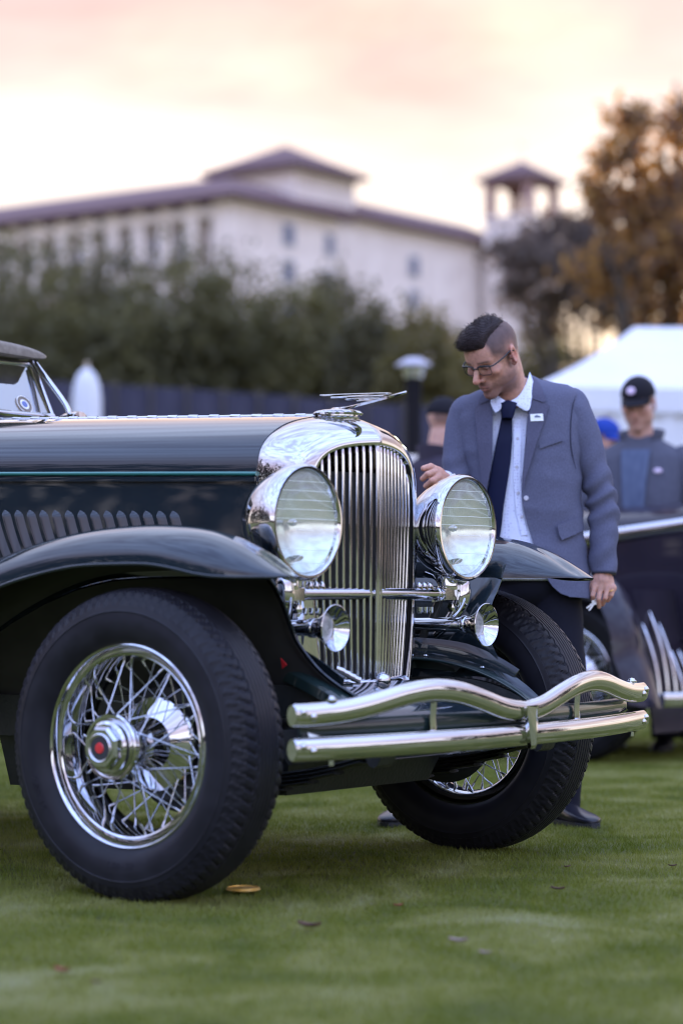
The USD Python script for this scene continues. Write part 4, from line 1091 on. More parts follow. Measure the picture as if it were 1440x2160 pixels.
def bush_blobs(rng, w, h, k=9):
    """A broad low-branching crown of height h and half width w, standing on the ground."""
    out = [((0, 0, h * 0.62), (w * 0.72, w * 0.72, h * 0.36))]
    for i in range(k):
        a_ = i * 2 * PI / k + rng.uniform(-.3, .3)
        zz = rng.uniform(0.22, 0.72) * h
        rr = w * (0.62 if zz < h * 0.5 else 0.42)
        out.append(((rr * math.cos(a_), rr * math.sin(a_), zz), (w * rng.uniform(.36, .5), w * rng.uniform(.36, .5), h * rng.uniform(.16, .26))))
    return out
ROW = [ # px centre, px top, distance, half width, leaf, label
    (-60, 492, 58, 2.6, 'leaf_dark', 'dark olive tree at the left edge under the long hotel wing'),
    (70, 496, 54, 2.1, 'leaf_olive', 'rounded olive tree directly above the closed white parasol, to its left'),
    (235, 508, 56, 2.0, 'leaf_dark', 'dark bushy tree just right of and above the closed white parasol'),
    (375, 516, 53, 1.9, 'leaf_olive', 'broad olive tree below the corner of the hotel'),
    (505, 535, 55, 1.7, 'leaf_dark', 'dark full tree below the hotel windows, left of the bonnet ornament'),
    (612, 583, 54, 1.4, 'leaf_olive', 'olive tree standing straight above the radiator cap'),
    (706, 572, 57, 0.95, 'leaf_dark', 'narrow dark tree whose tip stands before the white hotel wall'),
    (795, 628, 52, 1.15, 'leaf_dark', 'dark tree behind the black patio heater'),
    (890, 655, 50, 1.1, 'leaf_yellow', 'yellowish olive tree between the patio heater and the man in the suit'),
    (990, 705, 56, 1.1, 'leaf_olive', 'low olive tree hidden partly by the head of the man in the suit'),
    (1150, 672, 58, 1.2, 'leaf_yellow', 'pale yellow-green tree right of the suited man, above the tent roof')]
for i, (px, py, d, hw, lm, lab) in enumerate(ROW):
    rng = np.random.default_rng(100 + i)
    x, _, h = wpt(px, py, d)
    tree('leafy_tree', lab, (x, d, 0), bush_blobs(rng, hw * 1.15, h * 1.03), 25000, 0.10, lm, 0.16, 200 + i, 'trees below the hotel', fill=0.75, clump=0.12)

def px_blobs(base, d, L, rng):
    out = []
    for px, py, r in L:
        q = wpt(px, py, d) - np.asarray(base)
        rr = r / 5100.0 * d
        out.append(((q[0], rng.uniform(-1.0, 1.0), q[2]), (rr, rr * 0.8, rr)))
    return out
rng = np.random.default_rng(77)
base = (wpt(1400, 0, 40)[0], 40.0, 0.0)
tree('rust_tree', 'tall rust brown tree at the right edge with low sun glowing through it', base,
     px_blobs(base, 40, [(1400, 420, 105), (1335, 255, 62), (1432, 250, 70), (1300, 350, 74), (1250, 420, 52), (1345, 470, 92), (1500, 350, 110), (1480, 520, 120), (1395, 590, 105), (1290, 560, 86), (1520, 650, 120)], rng), 4300, 0.12, 'leaf_autumn', 0.20, 31, 'rust trees at the right', fill=0.85, clump=0.34, twigs=14)
base = (wpt(1230, 0, 46)[0], 46.0, 0.0)
tree('rust_tree', 'lower thin purple brown tree left of the tall one, before the bell tower foot', base,
     px_blobs(base, 46, [(1200, 560, 92), (1100, 560, 66), (1060, 530, 44), (1150, 500, 60), (1230, 470, 62), (1290, 520, 74), (1270, 620, 80), (1160, 640, 62), (1085, 620, 46), (1330, 640, 80)], rng), 3400, 0.12, 'leaf_rust', 0.14, 32, 'rust trees at the right', fill=0.9, clump=0.36, twigs=14)

# a wood far behind the photographer, which closes the horizon there
def wood():
    rng = np.random.default_rng(9)
    bl = []
    for az in np.arange(58, 304, 2.6):
        a_ = math.radians(az)
        d = rng.uniform(62, 85)
        h = rng.uniform(20.0, 26.0) if 236 < az < 300 else rng.uniform(12.0, 18.0) if az > 222 or az < 75 else rng.uniform(3.5, 6.0)
        x, y = d * math.sin(a_), d * math.cos(a_)
        bl.append(((x, y, h * 0.5), (3.4, 3.4, h * 0.52)))
    p = part(None, 'far_wood', leaves(rng, bl, 52000, 0.62, 0.6, 0.16), 'leaf_wood', False)
    tag(stage.GetPrimAtPath(p), 'dark belt of woodland closing the far side of the lawn', None, None, 'stuff')
wood()

# ---- white tent
M['tent_white'] = noisy('tent_cloth', (0.56, 0.57, 0.60), (0.61, 0.62, 0.65), 1.5, 0.7, bump=0.15, bump_scale=3, dist=0.05)
D = 23.0
ax0 = wpt(1338, 688, D)
tent = thing('tent', 'white marquee tent with a low peaked roof behind the man in the dark cap', 'tent', (ax0[0], D, 0), 4)
zr, ze = ax0[2], wpt(0, 815, D - 1.5)[2]
X0, X1, YW, RX = -1.18, 5.2, 1.5, 4.0
def roof_ring(t):
    x0, x1, yw = X0 * t, RX + (X1 - RX) * t, YW * t
    z = zr + (ze - zr) * t ** 0.82
    c = [(x0, -yw), (x1, -yw), (x1, yw), (x0, yw)]
    out = []
    for i in range(4):
        p, q = np.array(c[i]), np.array(c[(i + 1) % 4])
        for u in np.linspace(0, 1, 13)[:-1]:
            w = p * (1 - u) + q * u
            out.append((w[0], w[1], z - 0.03 * math.sin(PI * u) * t))
    return out
rows = [roof_ring(t) for t in np.linspace(0.004, 1, 9)]
rows.append([(x * 1.003, y * 1.005, z - 0.22) for x, y, z in rows[-1]])
part(tent, 'tent_roof', sheet(np.concatenate([np.array(rows), np.array(rows)[:, :1]], 1), 0.01), 'tent_white', 30)
for x in (X0 + 0.06, 2.0, X1 - 0.06):
    for y in (-YW + 0.06, YW - 0.06):
        part(tent, 'pole', tube([(x, y, 0), (x, y, ze + 0.02)], 0.035, 8), 'steel', 60)
for c0, c1 in (((X0, -YW), (0.35, -YW)), ((0.75, -YW), (X1, -YW)), ((X1, YW), (X0, YW)), ((X0, YW), (X0, -YW))):
    P = [np.array(c0) * (1 - u) + np.array(c1) * u for u in np.linspace(0, 1, 41)]
    G = np.array([[(q[0] * 0.985 + 0.012 * math.sin(i * 1.3), q[1] * 0.985 + 0.014 * math.cos(i * 1.1), z) for z in (0.02, 1.3, ze - 0.02)] for i, q in enumerate(P)])
    part(tent, 'side_wall', sheet(G, 0.006), 'tent_white', 40)

# ---- closed parasol
b_ = wpt(183, 0, 26); top = wpt(183, 776, 26)[2]
par = thing('closed_parasol', 'tightly closed white parasol standing behind the bonnet at left', 'parasol', (b_[0], 26, 0))
R = []
for z, r in ((1.25, 0.115), (1.32, 0.150), (1.7, 0.152), (2.1, 0.150), (2.6, 0.152), (top - 0.32, 0.146), (top - 0.17, 0.128), (top - 0.07, 0.090), (top - 0.01, 0.035), (top, 0.010)):
    a_ = np.arange(48) * 2 * PI / 48
    rr = r * (1 + 0.12 * np.cos(a_ * 8 + z))
    R.append(np.stack([rr * np.cos(a_), rr * np.sin(a_), np.full(48, z)], 1))
part(par, 'canopy', loft(np.array(R), True, True), 'tent_white', 50)
part(par, 'pole', tube([(0, 0, 0.02), (0, 0, top + 0.06)], 0.022, 8), 'steel', 60)
part(par, 'base', revolve([(0, 0.0), (0.28, 0.0), (0.28, 0.06), (0.05, 0.10), (0.0, 0.10)], 24, 'z'), 'chassis', 40)
part(par, 'tie_band', revolve([(0.157, 2.30), (0.165, 2.31), (0.165, 2.36), (0.157, 2.37)], 24, 'z', True), 'tent_white', 40)

# ---- patio heater
q = wpt(872, 765, 20)
ph = thing('patio_heater', 'black patio heater post with a pale hood, behind the man seen from the back', 'heater', (q[0], 20, 0))
part(ph, 'post', tube([(0, 0, 0.45), (0, 0, q[2] - 0.10)], 0.066, 16), 'matt_black', 60)
part(ph, 'base', revolve([(0, 0.0), (0.22, 0.0), (0.22, 0.40), (0.17, 0.46), (0.0, 0.46)], 28, 'z'), 'dark_enamel', 35)
part(ph, 'hood', revolve([(0.0, q[2] + 0.045), (0.06, q[2] + 0.04), (0.145, q[2] - 0.01), (0.15, q[2] - 0.03), (0.135, q[2] - 0.03), (0.05, q[2] + 0.015), (0.0, q[2] + 0.02)], 32, 'z'), 'hood_grey', 40)
part(ph, 'burner', revolve([(0.0, q[2] - 0.13), (0.075, q[2] - 0.13), (0.09, q[2] - 0.03), (0.0, q[2] - 0.02)], 24, 'z'), 'steel', 40)

# ---- dark screen fence below the trees
M['navy_cloth'] = noisy('navy_screen', (0.022, 0.022, 0.042), (0.034, 0.033, 0.058), 1.2, 0.85, bump=0.2, bump_scale=6)
fence = thing('screen_fence', 'long dark navy fabric screen fence below the trees behind the bonnet', 'fence', (0, 0, 0))
fx = np.linspace(-60, 1000, 15)
fz = np.interp(fx, [-60, 100, 250, 420, 640, 760, 1000], [800, 803, 812, 822, 838, 850, 862])
FP = [wpt(a_, b2, 36) for a_, b2 in zip(fx, fz)]
for k in range(14):
    a_, b2 = FP[k], FP[k + 1]
    G = np.array([[(a_[0] + (b2[0] - a_[0]) * u, 36 + 0.03 * math.sin(PI * u * 3), z) for z in (0.05, 1.2, a_[2] + (b2[2] - a_[2]) * u)] for u in np.linspace(0.01, 0.99, 9)])
    part(fence, 'panel', sheet(G, 0.01), 'navy_cloth', 40)
    part(fence, 'post', tube([(a_[0], 36, 0), (a_[0], 36, a_[2] + 0.05)], 0.04, 8), 'dark_enamel', 60)

# ================================================================= the second dark car, at right behind
C2 = (1.495, 11.86, 0.0)
car2 = thing('vintage_car', 'plum black car with chrome grille slats parked at the right edge', 'car', C2, -36.325, 'vintage cars on show')
S2 = SEC.copy()
def hood2(X):
    t = -X / 1.6
    P = section(np.linspace(0, 11, 30))
    y = P[:, 0] * (1.10 + 0.25 * t); z = 0.55 + (P[:, 1] - 0.6) * 0.96 - 0.06 * t
    return np.stack([np.full(59, X), np.concatenate([-y[::-1], y[1:]]), np.concatenate([z[::-1], z[1:]])], 1)
hb = loft(np.array([hood2(x) for x in np.linspace(0.55, -1.6, 12)]), False, False)
part(car2, 'bonnet', hb, 'paint_plum', 60)
for sgn in (-1, 1):
    P = []
    for x in np.linspace(0.55, -1.6, 12):
        h = hood2(x); i = np.argmin(np.abs(h[:29, 2] - (1.085 - 0.02 * x * 0))) 
        zs = 1.062 + 0.12 * x if x > -0.6 else 0.99 + 0.02 * (x + 0.6)
        i = np.argmin(np.abs(h[:29, 2] - zs))
        P.append((x, sgn * (abs(h[i, 1]) + 0.004), zs))
    part(car2, 'side_moulding', tube(P, 0.034, 10, flat=(0.35, (0, 1, 0))), 'chrome', 60)
bd = []
for X, w, zt in ((-1.5, 0.50, 1.16), (-1.9, 0.58, 1.20), (-2.6, 0.64, 1.18), (-3.4, 0.62, 1.12), (-4.1, 0.48, 0.98), (-4.5, 0.30, 0.80)):
    bd.append([(X, -w * 0.9, 0.30), (X, -w, 0.55), (X, -w, 0.92), (X, -w * 0.86, zt), (X, w * 0.86, zt), (X, w, 0.92), (X, w, 0.55), (X, w * 0.9, 0.30)])
bm = loft(np.array(bd), True, True)
if bm.volume < 0:
    bm.invert()
part(car2, 'body', bm, 'paint_plum', 35)
part(car2, 'windscreen', sheet(np.array([[(-1.55 - 0.15 * t, y, 1.18 + 0.36 * t) for y in np.linspace(-0.5, 0.5, 5)] for t in (0, 1)]), 0.006), 'glass', False)
for sgn in (-1, 1):
    for cx, ry in ((0.0, 1.0), (-3.0, 1.0)):
        Rg = []
        for a_ in np.linspace(math.radians(-13), math.radians(196), 34):
            rr = float(np.interp(math.degrees(a_), [-44, -27, 0, 18, 35, 61, 90, 150, 196], [0.62, 0.56, 0.465, 0.435, 0.475, 0.55, 0.53, 0.54, 0.58]))
            row = []
            for t in np.linspace(-1, 1, 15):
                rt = rr - 0.075 * abs(t) ** 2.6
                row.append((cx + rt * math.cos(a_), sgn * (0.80 + 0.125 * t), 0.38 + rt * math.sin(a_) * 0.98))
            Rg.append(row)
        wm = sheet(np.array(Rg), 0.006)
        if wm.volume < 0:
            wm.invert()
        part(car2, 'wing', wm, 'paint_plum', 60)
    # slatted grille beside the radiator
    for k in range(7):
        y = sgn * (0.66 - k * 0.078)
        zt = (0.645, 0.70, 0.645, 0.53, 0.53, 0.50, 0.48)[k]
        part(car2, 'grille_slat', tube(spline([(0.345 - 0.10 * (zt - 0.65), y, zt), (0.395, y, 0.28 + (zt - 0.28) * 0.66), (0.425, y, 0.28 + (zt - 0.28) * 0.33), (0.44, y, 0.265)], 12), np.array([0.004] + [0.0095] * 10 + [0.008]), 10), 'chrome', 60)
    part(car2, 'grille_pan', sheet(np.array([[(0.395 - 0.17 * (z - 0.3), sgn * y, z) for z in (0.14, 0.45, 0.80)] for y in (0.05, 0.3, 0.70)]), 0.01), 'paint_plum', False)
    part(car2, 'headlight', revolve([(0.0, -0.16), (0.05, -0.15), (0.10, -0.08), (0.115, 0.0), (0.11, 0.012), (0.10, 0.0), (0.0, 0.008)], 40, 'x', at=(0.66, sgn * 0.30, 0.86)), 'chrome', 40)
    wheel(car2, (0, sgn * 0.700, 0.382), sgn > 0, R=0.39, fine=False)
    wheel(car2, (-3.0, sgn * 0.700, 0.382), sgn > 0, R=0.39, fine=False, spokes=False)
part(car2, 'radiator_grille', hull([(0.52, -0.24, 0.35), (0.52, 0.24, 0.35), (0.56, 0.0, 0.33), (0.50, -0.26, 0.95), (0.50, 0.26, 0.95), (0.54, 0, 1.02)]), 'chrome_soft', 20)
part(car2, 'bumper', tube([(0.66 - 0.10 * (abs(y) / 0.8) ** 2, y, 0.305) for y in np.linspace(-0.84, 0.84, 21)], 0.036, 12, flat=(0.5, (1, 0, 0))), 'chrome', 60)
part(car2, 'floor_pan', box((3.8, 0.9, 0.12), (-1.6, 0, 0.30), 0.03), 'under', False)
part(car2, 'spotlight', ball(0.05, (-1.30, -0.42, 1.19), (1.3, 1, 0.8)), 'chrome', True)
# ================================================================= people
M['skin'] = usdkit.material(stage, '/World/Looks/skin', {
    'a': ('attribute', {'attribute': 'tone'}), 'nv': ('noise_texture', {'scale': 55.0, 'detail': 5.0, 'roughness': 0.7}), 'rv': ('rgb_ramp', {'ramp': [(0.3, (0.74, 0.70, 0.68)), (0.7, (1.22, 1.20, 1.20))]}), 'xv': ('mix_color', {'blend_type': 'multiply', 'fac': 1.0, 'use_clamp': False}), 'tc': ('texture_coordinate', {}), 'n': ('noise_texture', {'scale': 160.0, 'detail': 3.0}), 'b': ('bump', {'strength': 0.12, 'distance': 0.002}),
    'p': ('principled_bsdf', {'roughness': 0.5, 'subsurface_weight': 0.12, 'subsurface_scale': 0.006, 'specular_ior_level': 0.4})},
    [('tc.object', 'nv.vector'), ('nv.fac', 'rv.fac'), ('a.color', 'xv.a'), ('rv.color', 'xv.b'), ('xv.result', 'p.base_color'), ('tc.object', 'n.vector'), ('n.fac', 'b.height'), ('b.normal', 'p.normal')], surface='p.BSDF')
def cloth(name, c1, c2, weave=900.0, rough=0.85, bump=0.25, sheen=0.0):
    return usdkit.material(stage, '/World/Looks/' + name, {
        'tc': ('texture_coordinate', {}), 'm': ('mapping', {'mapping_type': 'point', 'scale': (1.0, 1.0, 0.35)}), 'n': ('noise_texture', {'scale': weave * 0.5, 'detail': 2.0}), 'nl': ('noise_texture', {'scale': 6.0, 'detail': 4.0}),
        'r': ('rgb_ramp', {'ramp': [(0.3, c1), (0.7, c2)]}), 'b': ('bump', {'strength': bump, 'distance': 0.0015}), 'b2': ('bump', {'strength': 0.22, 'distance': 0.02}),
        'p': ('principled_bsdf', {'roughness': rough, 'sheen_weight': sheen, 'sheen_roughness': 0.4, 'specular_ior_level': 0.15})},
        [('tc.object', 'm.vector'), ('m.vector', 'n.vector'), ('tc.object', 'nl.vector'), ('n.fac', 'r.fac'), ('r.color', 'p.base_color'), ('nl.fac', 'b2.height'), ('b2.normal', 'b.normal'), ('n.fac', 'b.height'), ('b.normal', 'p.normal')], surface='p.BSDF')
M['suit'] = cloth('grey_blue_wool', (0.074, 0.080, 0.122), (0.110, 0.116, 0.170))
M['suit_shaded'] = cloth('shaded_grey_wool', (0.062, 0.064, 0.100), (0.092, 0.094, 0.140))  # suit wool again, shade put into the colour to set the lapels off
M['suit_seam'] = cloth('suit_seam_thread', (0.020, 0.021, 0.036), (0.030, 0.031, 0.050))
M['trouser'] = cloth('navy_trouser', (0.006, 0.0065, 0.012), (0.010, 0.0105, 0.018))
M['tie'] = cloth('navy_silk', (0.0035, 0.006, 0.024), (0.006, 0.009, 0.034), 1200, 0.6)
M['anorak'] = cloth('slate_anorak', (0.060, 0.064, 0.090), (0.085, 0.090, 0.120), 300, 0.8)
M['plum_coat'] = cloth('plum_coat', (0.032, 0.026, 0.040), (0.045, 0.038, 0.054), 300, 0.85)
M['lilac_coat'] = cloth('lilac_grey_coat', (0.20, 0.19, 0.26), (0.26, 0.25, 0.32), 300, 0.85)
M['knit'] = cloth('steel_blue_knit', (0.065, 0.085, 0.14), (0.095, 0.12, 0.185), 60, 0.9)
M['cap_black'] = cloth('black_cap', (0.006, 0.006, 0.009), (0.012, 0.011, 0.015), 500, 0.8)
M['cap_blue'] = cloth('royal_blue_cap', (0.010, 0.035, 0.22), (0.015, 0.05, 0.30), 500, 0.75)
M['hair'] = usdkit.material(stage, '/World/Looks/dark_hair', {
    'tc': ('texture_coordinate', {}), 'm': ('mapping', {'mapping_type': 'point', 'scale': (22.0, 110.0, 160.0)}), 'n': ('noise_texture', {'scale': 3.0, 'detail': 3.0}),
    'r': ('rgb_ramp', {'ramp': [(0.3, (0.005, 0.003, 0.0032)), (0.7, (0.024, 0.014, 0.0135))]}), 'b': ('bump', {'strength': 0.7, 'distance': 0.004}),
    'p': ('principled_bsdf', {'roughness': 0.5, 'specular_ior_level': 0.25})},
    [('tc.object', 'm.vector'), ('m.vector', 'n.vector'), ('n.fac', 'r.fac'), ('r.color', 'p.base_color'), ('n.fac', 'b.height'), ('b.normal', 'p.normal')], surface='p.BSDF')
M['shirt'] = usdkit.material(stage, '/World/Looks/dotted_shirt', {
    'tc': ('texture_coordinate', {}), 'v': ('voronoi_texture', {'scale': 95.0, 'randomness': 0.5}), 'nl': ('noise_texture', {'scale': 14.0, 'detail': 3.0}),
    'r': ('rgb_ramp', {'ramp': [(0.0, (0.44, 0.44, 0.62)), (0.20, (0.50, 0.52, 0.68)), (0.32, (0.62, 0.67, 0.82)), (1.0, (0.66, 0.71, 0.85))]}), 'b': ('bump', {'strength': 0.3, 'distance': 0.012}),
    'p': ('principled_bsdf', {'roughness': 0.8})},
    [('tc.object', 'v.vector'), ('v.distance', 'r.fac'), ('r.color', 'p.base_color'), ('tc.object', 'nl.vector'), ('nl.fac', 'b.height'), ('b.normal', 'p.normal')], surface='p.BSDF')
M['collar_cloth'] = M['shirt']
M['shoe'] = mat('black_shoe', (0.006, 0.006, 0.009), 0.25, specular_ior_level=0.4)
M['spectacle'] = mat('spectacle_frame', (0.012, 0.014, 0.016), 0.25)
M['spec_lens'] = usdkit.material(stage, '/World/Looks/spectacle_lens', {
    't': ('transparent_bsdf', {'color': (0.93, 0.94, 0.95)}), 'g': ('glossy_bsdf', {'color': (1, 1, 1), 'roughness': 0.01}), 'm': ('mix_closure', {'fac': 0.07})},
    [('t.BSDF', 'm.closure1'), ('g.BSDF', 'm.closure2')], surface='m.closure')
M['badge_white'] = mat('badge_white', (0.72, 0.76, 0.72), 0.35)
M['badge_ink'] = mat('badge_ink', (0.10, 0.13, 0.20), 0.5)
M['button'] = mat('pale_button', (0.45, 0.45, 0.50), 0.4)
M['nickel'] = mat('nickel', (0.70, 0.70, 0.68), 0.45, 0.6)
M['patch_cloth'] = noisy('patch_cloth', (0.55, 0.40, 0.55), (0.70, 0.62, 0.75), 30.0, 0.8)

def head_field(c, R, nose=1.0, jaw=1.0, mouth_open=0.0):
    """Distance field of a head with its face; local axes: x to the viewer's right when it faces the viewer, y to the back, z up."""
    R = np.asarray(R, float)
    def fn(P):
        q = (P - np.asarray(c, np.float32)) @ R.astype(np.float32)
        ax = np.abs(q[..., 0]); m = np.stack([ax, q[..., 1], q[..., 2]], -1)
        d = d_ell(q, (0, 0.014, 0.036), (0.0765, 0.0965, 0.084))
        d = s_min(d, d_ell(q, (0, -0.036, 0.034), (0.064, 0.054, 0.056)), 0.03)
        d = s_min(d, d_ell(q, (0, -0.034, -0.040), (0.057 * jaw, 0.058, 0.078)), 0.03)
        d = s_min(d, d_ell(m, (0.044 * jaw, -0.006, -0.062), (0.022, 0.034, 0.030)), 0.03)
        d = s_min(d, d_ell(q, (0, -0.074, -0.104), (0.025 * jaw, 0.022, 0.019)), 0.025)
        d = s_min(d, d_ell(m, (0.046, -0.062, -0.020), (0.022, 0.022, 0.017)), 0.02)          # cheekbone
        d = s_min(d, d_cap(m, (0.013, -0.0845, 0.020), (0.046, -0.070, 0.021), 0.0095, 0.0075), 0.012)   # brow
        d = s_max(d, -d_ell(m, (0.032, -0.092, 0.0005), (0.019, 0.014, 0.0115)), 0.012)                 # socket
        d = s_min(d, d_ell(m, (0.0315, -0.0725, -0.001), (0.0125, 0.0125, 0.0115)), 0.003)              # lids over the eye
        d = s_min(d, d_cap(m, (0.020, -0.0835, 0.0035), (0.043, -0.0765, 0.0015), 0.0032, 0.0025), 0.003)
        d = s_min(d, d_cap(q, (0, -0.086, 0.010), (0, -0.1145 * nose, -0.030), 0.0075, 0.0105), 0.010)     # nose
        d = s_min(d, d_ell(q, (0, -0.112 * nose, -0.0345), (0.0105, 0.0115, 0.0095)), 0.006)
        d = s_min(d, d_ell(m, (0.0125, -0.099, -0.0385), (0.0072, 0.0095, 0.0075)), 0.006)
        d = s_max(d, -d_ell(m, (0.0058, -0.1065, -0.0475), (0.0028, 0.0045, 0.0030)), 0.003)
        d = s_min(d, d_ell(q, (0, -0.0845, -0.0660), (0.026, 0.014, 0.020)), 0.012)                      # muzzle
        d = s_min(d, d_cap(m, (0.0, -0.0975, -0.0655), (0.018, -0.0905, -0.0690), 0.0036, 0.0024), 0.005)
        d = s_min(d, d_cap(m, (0.0, -0.0955, -0.0775), (0.016, -0.0900, -0.0755), 0.0046, 0.0030), 0.005)
        d = s_max(d, -d_cap(m, (0.0, -0.1035, -0.0712), (0.019, -0.0955, -0.0718), 0.0022 + mouth_open), 0.0025)
        # ear
        Re = rot((0, 0, 1), 24) @ rot((1, 0, 0), -10)
        e = d_ell(m, (0.079, 0.016, -0.004), (0.0085, 0.0195, 0.0325), Re)
        e = s_min(e, d_ell(m, (0.0755, 0.006, -0.030), (0.006, 0.010, 0.012)), 0.006)
        e = s_max(e, -d_ell(m, (0.0875, 0.012, -0.003), (0.0075, 0.0115, 0.0225), Re), 0.004)
        e = s_min(e, d_ell(m, (0.0765, -0.002, -0.006), (0.005, 0.005, 0.009)), 0.005)
        return s_min(d, e, 0.005)
    return fn

def skin_tone(V, c, R, base, stubble=0.5, shave=0.0, lips=1.0):
    q = (V - np.asarray(c)) @ np.asarray(R)
    x, y, z = np.abs(q[:, 0]), q[:, 1], q[:, 2]
    col = np.tile(np.asarray(base, float), (len(V), 1))
    near = (np.linalg.norm(q - [0, 0, 0.0], axis=1) < 0.20)
    g = lambda c0, s: np.exp(-(((q - c0) / s) ** 2).sum(1))
    gm = lambda c0, s: np.exp(-(((np.stack([x, y, z], 1) - c0) / s) ** 2).sum(1))
    pink = gm((0.045, -0.07, -0.025), (0.025, 0.03, 0.022)) * 0.5 + g((0, -0.115, -0.034), (0.018, 0.02, 0.016)) * 0.7 + gm((0.082, 0.016, -0.004), (0.012, 0.03, 0.04)) * 0.8
    col = col * (1 + np.outer(pink * near, [0.10, -0.16, -0.16]))
    beard = np.clip((-0.030 - z) / 0.030, 0, 1) * np.clip((0.035 - y) / 0.03, 0, 1) * np.clip((z + 0.145) / 0.02, 0, 1) * (1 - 0.9 * gm((0.034, -0.075, -0.040), (0.022, 0.03, 0.022))) * near
    beard = np.maximum(beard, np.clip(1 - np.abs(y + 0.004) / 0.018, 0, 1) * np.clip((0.02 - z) / 0.02, 0, 1) * np.clip((z + 0.07) / 0.03, 0, 1) * (x > 0.05) * near)
    beard = np.maximum(beard, g((0, -0.096, -0.056), (0.024, 0.02, 0.007)) * near)
    col = col * (1 - stubble * beard[:, None] * np.array([0.55, 0.55, 0.48]))
    lip = np.maximum(gm((0.006, -0.099, -0.0655), (0.014, 0.012, 0.0042)), gm((0.005, -0.098, -0.0780), (0.013, 0.012, 0.0055))) * lips
    col = col * (1 - lip[:, None]) + lip[:, None] * np.array([0.34, 0.155, 0.13])
    brow = np.clip(1 - np.abs(z - 0.0235 + 0.10 * np.maximum(x - 0.038, 0)) / 0.0055, 0, 1) * np.clip((x - 0.010) / 0.006, 0, 1) * np.clip((0.056 - x) / 0.01, 0, 1) * (y < -0.055)
    col = col * (1 - 0.85 * brow[:, None])
    lash = gm((0.0315, -0.0845, -0.0035), (0.012, 0.008, 0.0018)) 
    col = col * (1 - 0.75 * np.clip(lash, 0, 1)[:, None])
    if shave:
        # clipped hair on the sides and back
        front = -0.070 + 0.06 * np.clip(z - 0.04, 0, 1) + 0.55 * np.clip(0.035 - z, 0, 0.10)
        s = np.clip((y - front) / 0.012, 0, 1) * np.clip((z + 0.030 - 0.9 * np.clip(0.03 - y, 0, 1) * 0.55) / 0.03, 0, 1) * np.clip((x - 0.03) / 0.01 + (y > 0.03), 0, 1) * near
        s *= 1 - np.clip(gm((0.083, 0.014, -0.004), (0.010, 0.028, 0.036)) * 2.2, 0, 1)
        grade = np.clip((z + 0.02) / 0.09, 0, 1)
        dark = np.array([0.052, 0.031, 0.029]) * (1.8 - 1.0 * grade)[:, None]
        col = col * (1 - (s * shave)[:, None]) + dark * (s * shave)[:, None]
    return np.clip(col, 0.004, 0.9)

def hand_field(palm, fingers, pr=(0.040, 0.030, 0.045), PR=None):
    def fn(P):
        d = d_ell(P, palm[0], pr, PR)
        for a, b, ra, rb in palm[1]:
            d = s_min(d, d_cap(P, a, b, ra, rb), 0.014)
        f = None
        for ch in fingers:
            for (a, b, ra, rb) in ch:
                e = d_cap(P, a, b, ra, rb)
                f = e if f is None else np.minimum(f, e)
        return s_min(d, f, 0.006)
    return fn

def skin_part(parent, meshes, c, R, base, label=None, **kw):
    """The body: one closed mesh out of its overlapping regions, coloured per point."""
    man = None
    spare = []
    for m in meshes:
        k = to_man(m)
        if k.is_empty() or k.num_tri() < 10:
            spare.append(m)
            continue
        man = k if man is None else man + k
    body = from_man(man)
    body = join(body, *spare) if spare else body
    body.merge_vertices()
    path = numbered(parent + '/body')
    g = usdkit.mesh(stage, path, body, M['skin'], smooth=True)
    pts = np.array(g.GetPointsAttr().Get())
    UsdGeom.PrimvarsAPI(g).CreatePrimvar('tone', Sdf.ValueTypeNames.Color3fArray, 'vertex').Set(Vt.Vec3fArray.FromNumpy(skin_tone(pts, c, R, base, **kw).astype(np.float32)))
    return path

def ring(cx, cy, z, a, b, n=72, e=2.5, shear=0.0):
    t = np.arange(n) * 2 * PI / n
    x = a * np.sign(np.cos(t)) * np.abs(np.cos(t)) ** (2 / e); y = b * np.sign(np.sin(t)) * np.abs(np.sin(t)) ** (2 / e)
    return np.stack([cx + x, cy + y, z + shear * x], 1)

def wrinkle(m, amp, seed, scale=(7, 7, 14), fine=True):
    v = np.asarray(m.vertices, float)
    n = m.vertex_normals
    d = (meshkit.fbm(v * np.asarray(scale) + seed * 3.7, 3, seed) - 0.5) * 2
    r = 1 - 2 * np.abs(meshkit.noise(v * np.asarray(scale) * 0.8 + seed * 9.1, seed + 5) - 0.5)
    v = v + n * (amp * (d * 0.7 + (r ** 3 - 0.3) * 0.9))[:, None]
    return trimesh.Trimesh(v, m.faces, process=False)

def sleeve_mesh(path, rad, n_path=44, n=30, seed=1, amp=0.004, flat=None, elbow=0.5):
    P = spline(path, n_path); r = np.interp(np.linspace(0, 1, n_path), np.linspace(0, 1, len(rad)), rad)
    m = tube(P, r, n, True, flat)
    v = np.array(m.vertices); nv = n_path * n
    k = np.repeat(np.arange(n_path) / (n_path - 1), n); a = np.tile(np.arange(n) * 2 * PI / n, n_path)
    c = np.repeat(P, n, 0)
    d = v[:nv] - c; d /= np.linalg.norm(d, axis=1, keepdims=True) + 1e-9
    fold = np.sin(k * 62 + 2.2 * np.sin(a + seed) + 1.3 * np.sin(2 * a + seed * 2)) * np.exp(-((k - elbow) / 0.17) ** 2)
    fold += 0.6 * np.sin(k * 38 + 2.6 * np.sin(a * 1 + seed * 1.7)) * np.exp(-((k - 0.93) / 0.10) ** 2) + 0.4 * np.sin(k * 30 + 3 * np.sin(a + 1)) * np.exp(-((k - 0.12) / 0.12) ** 2)
    soft = (meshkit.fbm(v[:nv] * [9, 9, 6] + seed, 3, seed) - 0.5) * 2
    v[:nv] += d * (amp * (fold + 1.2 * soft))[:, None]
    return trimesh.Trimesh(v, m.faces, process=False)

